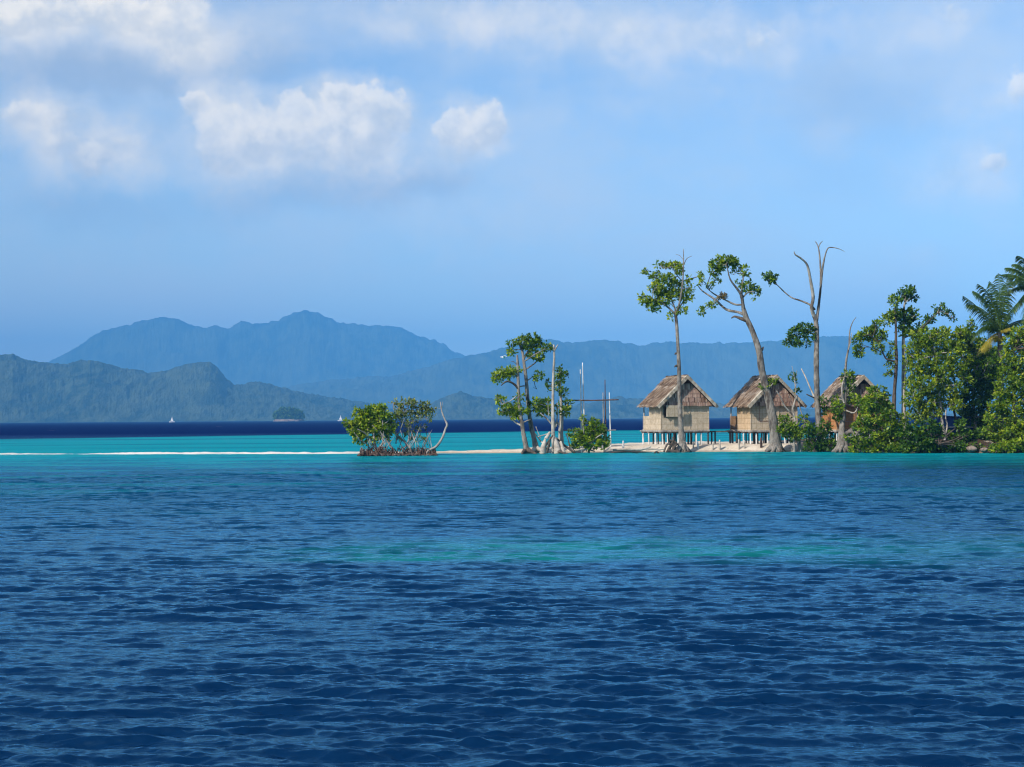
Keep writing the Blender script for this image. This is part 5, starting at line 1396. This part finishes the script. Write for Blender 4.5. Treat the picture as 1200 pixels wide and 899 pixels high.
def world():
    w = bpy.data.worlds.new('World'); scene.world = w; w.use_nodes = True
    t = NT(w.node_tree)
    bg = t.n['Background']
    sky = t.node('ShaderNodeTexSky'); sky.sky_type = 'NISHITA'; sky.sun_disc = False
    sky.sun_elevation = R(SUN_EL); sky.sun_rotation = R(180 + SUN_AZ)
    sky.altitude = 0; sky.air_density = 1.0; sky.dust_density = 0.6; sky.ozone_density = 2.0
    tc = t.node('ShaderNodeTexCoord').outputs['Generated']
    s = t.node('ShaderNodeSeparateXYZ'); t.link(tc, s.inputs[0])
    yy = t.math('MAXIMUM', t.math('ABSOLUTE', s.outputs[1]), 0.12)
    u = t.math('DIVIDE', s.outputs[0], yy); v = t.math('DIVIDE', s.outputs[2], yy)
    c = t.node('ShaderNodeCombineXYZ'); t.link(u, c.inputs[0]); t.link(v, c.inputs[1])
    t.put(c.inputs[2], t.mapr(s.outputs[1], -0.01, 0.01, 3.0, 0.0))
    P = c.outputs[0]
    n1 = t.vmath('SUBTRACT', t.noise(P, 26, 6, 0.62, color=True), (0.5, 0.5, 0.5))
    n3 = t.vmath('SUBTRACT', t.noise(P, 75, 4, 0.6, color=True), (0.5, 0.5, 0.5))
    n2 = t.vmath('SUBTRACT', t.noise(P, 8, 3, 0.55, color=True), (0.5, 0.5, 0.5))
    Pw = t.vmath('ADD', P, t.vmath('ADD', t.vmath('MULTIPLY', n1, (0.040, 0.030, 0)), t.vmath('ADD', t.vmath('MULTIPLY', n3, (0.016, 0.014, 0)), t.vmath('MULTIPLY', n2, (0.05, 0.03, 0)))))
    def blobs(lst, grow=1.0):
        acc = None
        for px, py, rx_, ry_, k in lst:
            q = ray(px, py); uu, vv = q[0] / q[1], q[2] / q[1]
            d = t.vmath('MULTIPLY', t.vmath('SUBTRACT', Pw, (uu, vv, 0)), (F / (rx_ * grow), F / (ry_ * grow), 1))
            f = t.math('MULTIPLY', t.mapr(t.vmath('LENGTH', d), 1.0, 0.0), k)
            acc = f if acc is None else t.math('ADD', acc, f)
        return acc
    white = [(20, 15, 120, 55, 0.9), (120, 10, 110, 50, 0.8), (195, 35, 90, 60, 0.85), (235, 70, 60, 50, 0.5), (45, 138, 75, 45, 0.75), (120, 175, 90, 50, 0.45), (60, 190, 80, 60, 0.35), (150, 185, 50, 45, 0.35),
             (240, 130, 50, 45, 0.6), (270, 170, 75, 70, 0.7), (335, 150, 70, 55, 0.5), (385, 125, 50, 45, 0.8), (410, 150, 80, 65, 0.95), (445, 125, 40, 35, 0.7), (400, 195, 95, 50, 0.5), (545, 150, 50, 45, 1.0), (570, 150, 40, 40, 0.6), (530, 185, 60, 40, 0.35),
             (480, 25, 130, 35, 0.42), (600, 20, 160, 35, 0.35), (700, 45, 180, 45, 0.3), (840, 45, 170, 50, 0.42), (900, 55, 60, 40, 0.3), (1110, 20, 80, 40, 0.42), (1010, 30, 80, 30, 0.25), (1195, 105, 40, 35, 0.4), (1165, 200, 50, 45, 0.38), (1120, 215, 60, 35, 0.25), (1095, 295, 60, 25, 0.2),
             (560, 265, 160, 45, 0.32), (1140, 120, 60, 40, 0.3), (1150, 180, 100, 80, 0.25), (720, 120, 200, 50, 0.18)]
    white += [(330, 165, 120, 60, 0.42), (290, 200, 110, 55, 0.32), (430, 195, 110, 60, 0.38), (100, 175, 120, 55, 0.45), (490, 185, 100, 40, 0.3), (300, 40, 80, 50, 0.35), (760, 40, 190, 40, 0.3), (560, 15, 200, 35, 0.25), (1100, 215, 90, 50, 0.25), (980, 165, 90, 40, 0.2), (60, 70, 120, 35, 0.2)]
    grey = [(90, 85, 190, 60, 0.9), (250, 95, 150, 60, 0.5), (170, 250, 200, 60, 0.3), (370, 225, 190, 55, 0.7), (500, 215, 130, 40, 0.55), (320, 60, 110, 60, 0.5), (1060, 110, 180, 110, 0.5), (940, 130, 130, 130, 0.35), (60, 240, 160, 50, 0.35), (1000, 230, 170, 60, 0.3), (340, 15, 50, 30, 0.2)]
    det = t.math('SUBTRACT', t.noise(P, 40, 7, 0.6), 0.5)
    wsum = t.math('ADD', blobs(white, 1.28), t.math('MULTIPLY', det, 0.7))
    wf = t.mapr(wsum, 0.04, 1.15, 0.0, 1.0, False)
    gsum = t.math('ADD', blobs(grey, 1.15), t.math('MULTIPLY', det, 0.25))
    gf = t.mapr(gsum, 0.10, 1.1)
    Pc = t.vmath('ADD', P, t.vmath('ADD', t.vmath('MULTIPLY', n1, (0.018, 0.016, 0)), t.vmath('ADD', t.vmath('MULTIPLY', n3, (0.014, 0.014, 0)), t.vmath('MULTIPLY', n2, (0.015, 0.012, 0)))))
    cores = [(300, 165, 50, 40, .75), (345, 150, 40, 40, .8), (365, 180, 55, 34, .5), (275, 185, 45, 34, .45), (110, 185, 50, 30, .5), (398, 120, 34, 26, 1), (432, 118, 40, 28, 1), (382, 152, 36, 34, .9), (456, 138, 24, 34, .8), (415, 165, 60, 40, .8), (230, 122, 26, 20, .8), (262, 165, 44, 50, .8), (310, 150, 30, 25, .5), (529, 150, 27, 30, 1), (570, 150, 25, 30, 1), (550, 160, 30, 26, .9), (32, 134, 50, 26, .8), (70, 140, 30, 18, .6), (15, 18, 80, 30, 1), (115, 8, 80, 30, 1), (180, 20, 75, 40, 1), (222, 55, 45, 50, .9), (160, 165, 32, 28, .5), (60, 170, 40, 34, .5), (1197, 100, 24, 26, .7), (1166, 192, 26, 22, .6), (900, 45, 70, 26, .3), (1120, 18, 50, 22, .4)]
    accc = None; shn = None; shd = None
    for px, py, rx_, ry_, k in cores:
        q = ray(px, py)
        d = t.vmath('MULTIPLY', t.vmath('SUBTRACT', Pc, (q[0] / q[1], q[2] / q[1], 0)), (F / (rx_ * 1.45), F / (ry_ * 1.4), 1))
        f_ = t.math('MULTIPLY', t.mapr(t.vmath('LENGTH', d), 1.0, 0.0), k)
        sy = t.math('MULTIPLY', f_, t.vmath('DOT_PRODUCT', d, (-0.35, 0.9, 0)))
        accc = f_ if accc is None else t.math('MAXIMUM', accc, f_)
        shn = sy if shn is None else t.math('ADD', shn, sy)
        shd = f_ if shd is None else t.math('ADD', shd, f_)
    lit = t.mapr(t.math('ADD', t.math('DIVIDE', shn, t.math('ADD', shd, 0.05)), t.math('MULTIPLY', t.math('SUBTRACT', t.noise(P, 60, 5, 0.6), 0.5), 1.6)), -0.35, 0.40)
    puff = t.noise(t.vmath('ADD', P, t.vmath('MULTIPLY', n3, (0.010, 0.010, 0))), 30, 8, 0.62, 0.3)
    cf = t.mapr(t.math('SUBTRACT', accc, t.math('MULTIPLY', t.math('SUBTRACT', puff, 0.30), 1.5)), -0.02, 0.26)
    # thin veil everywhere and general broken cloud higher up and behind
    n1s = t.noise(P, 45, 5, 0.6)
    veil = t.mapr(t.noise(t.vmath('MULTIPLY', P, (1.0, 2.2, 1)), 5.0, 5, 0.55), 0.36, 0.68, 0.0, 0.58)
    over = t.math('MULTIPLY', t.mapr(t.noise(t.vmath('MULTIPLY', tc, (1, 1, 2.0)), 2.6, 6, 0.6), 0.48, 0.66), t.mapr(s.outputs[2], 0.26, 0.42))
    veil = t.math('MULTIPLY', veil, t.mapr(s.outputs[2], 0.28, 0.5, 1.0, 0.25))
    skyc = t.mix(1.0, sky.outputs[0], SKY_GAIN, 'MULTIPLY')
    col = t.mix(veil, skyc, (5.6, 6.0, 6.3, 1))
    col = t.mix(t.math('MULTIPLY', gf, 0.75), col, (2.75, 3.6, 4.9, 1))
    col = t.mix(t.math('MULTIPLY', wf, 0.78), col, t.mix(t.mapr(t.noise(P, 30, 5, 0.6), 0.35, 0.62), (5.4, 5.7, 5.9, 1), (8.2, 7.5, 6.4, 1)))
    col = t.mix(t.math('MULTIPLY', cf, 0.66), col, t.mix(lit, (5.0, 5.3, 5.6, 1), (8.4, 7.8, 6.8, 1)))
    col = t.mix(t.math('MULTIPLY', over, 0.15), col, (6.0, 6.3, 6.8, 1))
    t.link(col, bg.inputs['Color'])
    bg.inputs['Strength'].default_value = 0.13
    w.cycles.sampling_method = 'MANUAL'; w.cycles.sample_map_resolution = 512
SKY_GAIN = (1.02, 1.07, 1.15, 1)
world()

scene.view_settings.view_transform = 'Standard'
scene.view_settings.look = 'None'
scene.view_settings.exposure = 0.25
scene.view_settings.gamma = 1.0
scene.render.engine = 'CYCLES'
cy = scene.cycles
cy.max_bounces = 4; cy.diffuse_bounces = 2; cy.glossy_bounces = 1; cy.transmission_bounces = 3; cy.volume_bounces = 0; cy.transparent_max_bounces = 8
cy.caustics_reflective = False; cy.caustics_refractive = False
cy.use_denoising = True
cy.pixel_filter_type = 'BLACKMAN_HARRIS'; cy.filter_width = 1.2
cy.sample_clamp_indirect = 4.0
cy.use_adaptive_sampling = True; cy.adaptive_threshold = 0.02; cy.adaptive_min_samples = 16
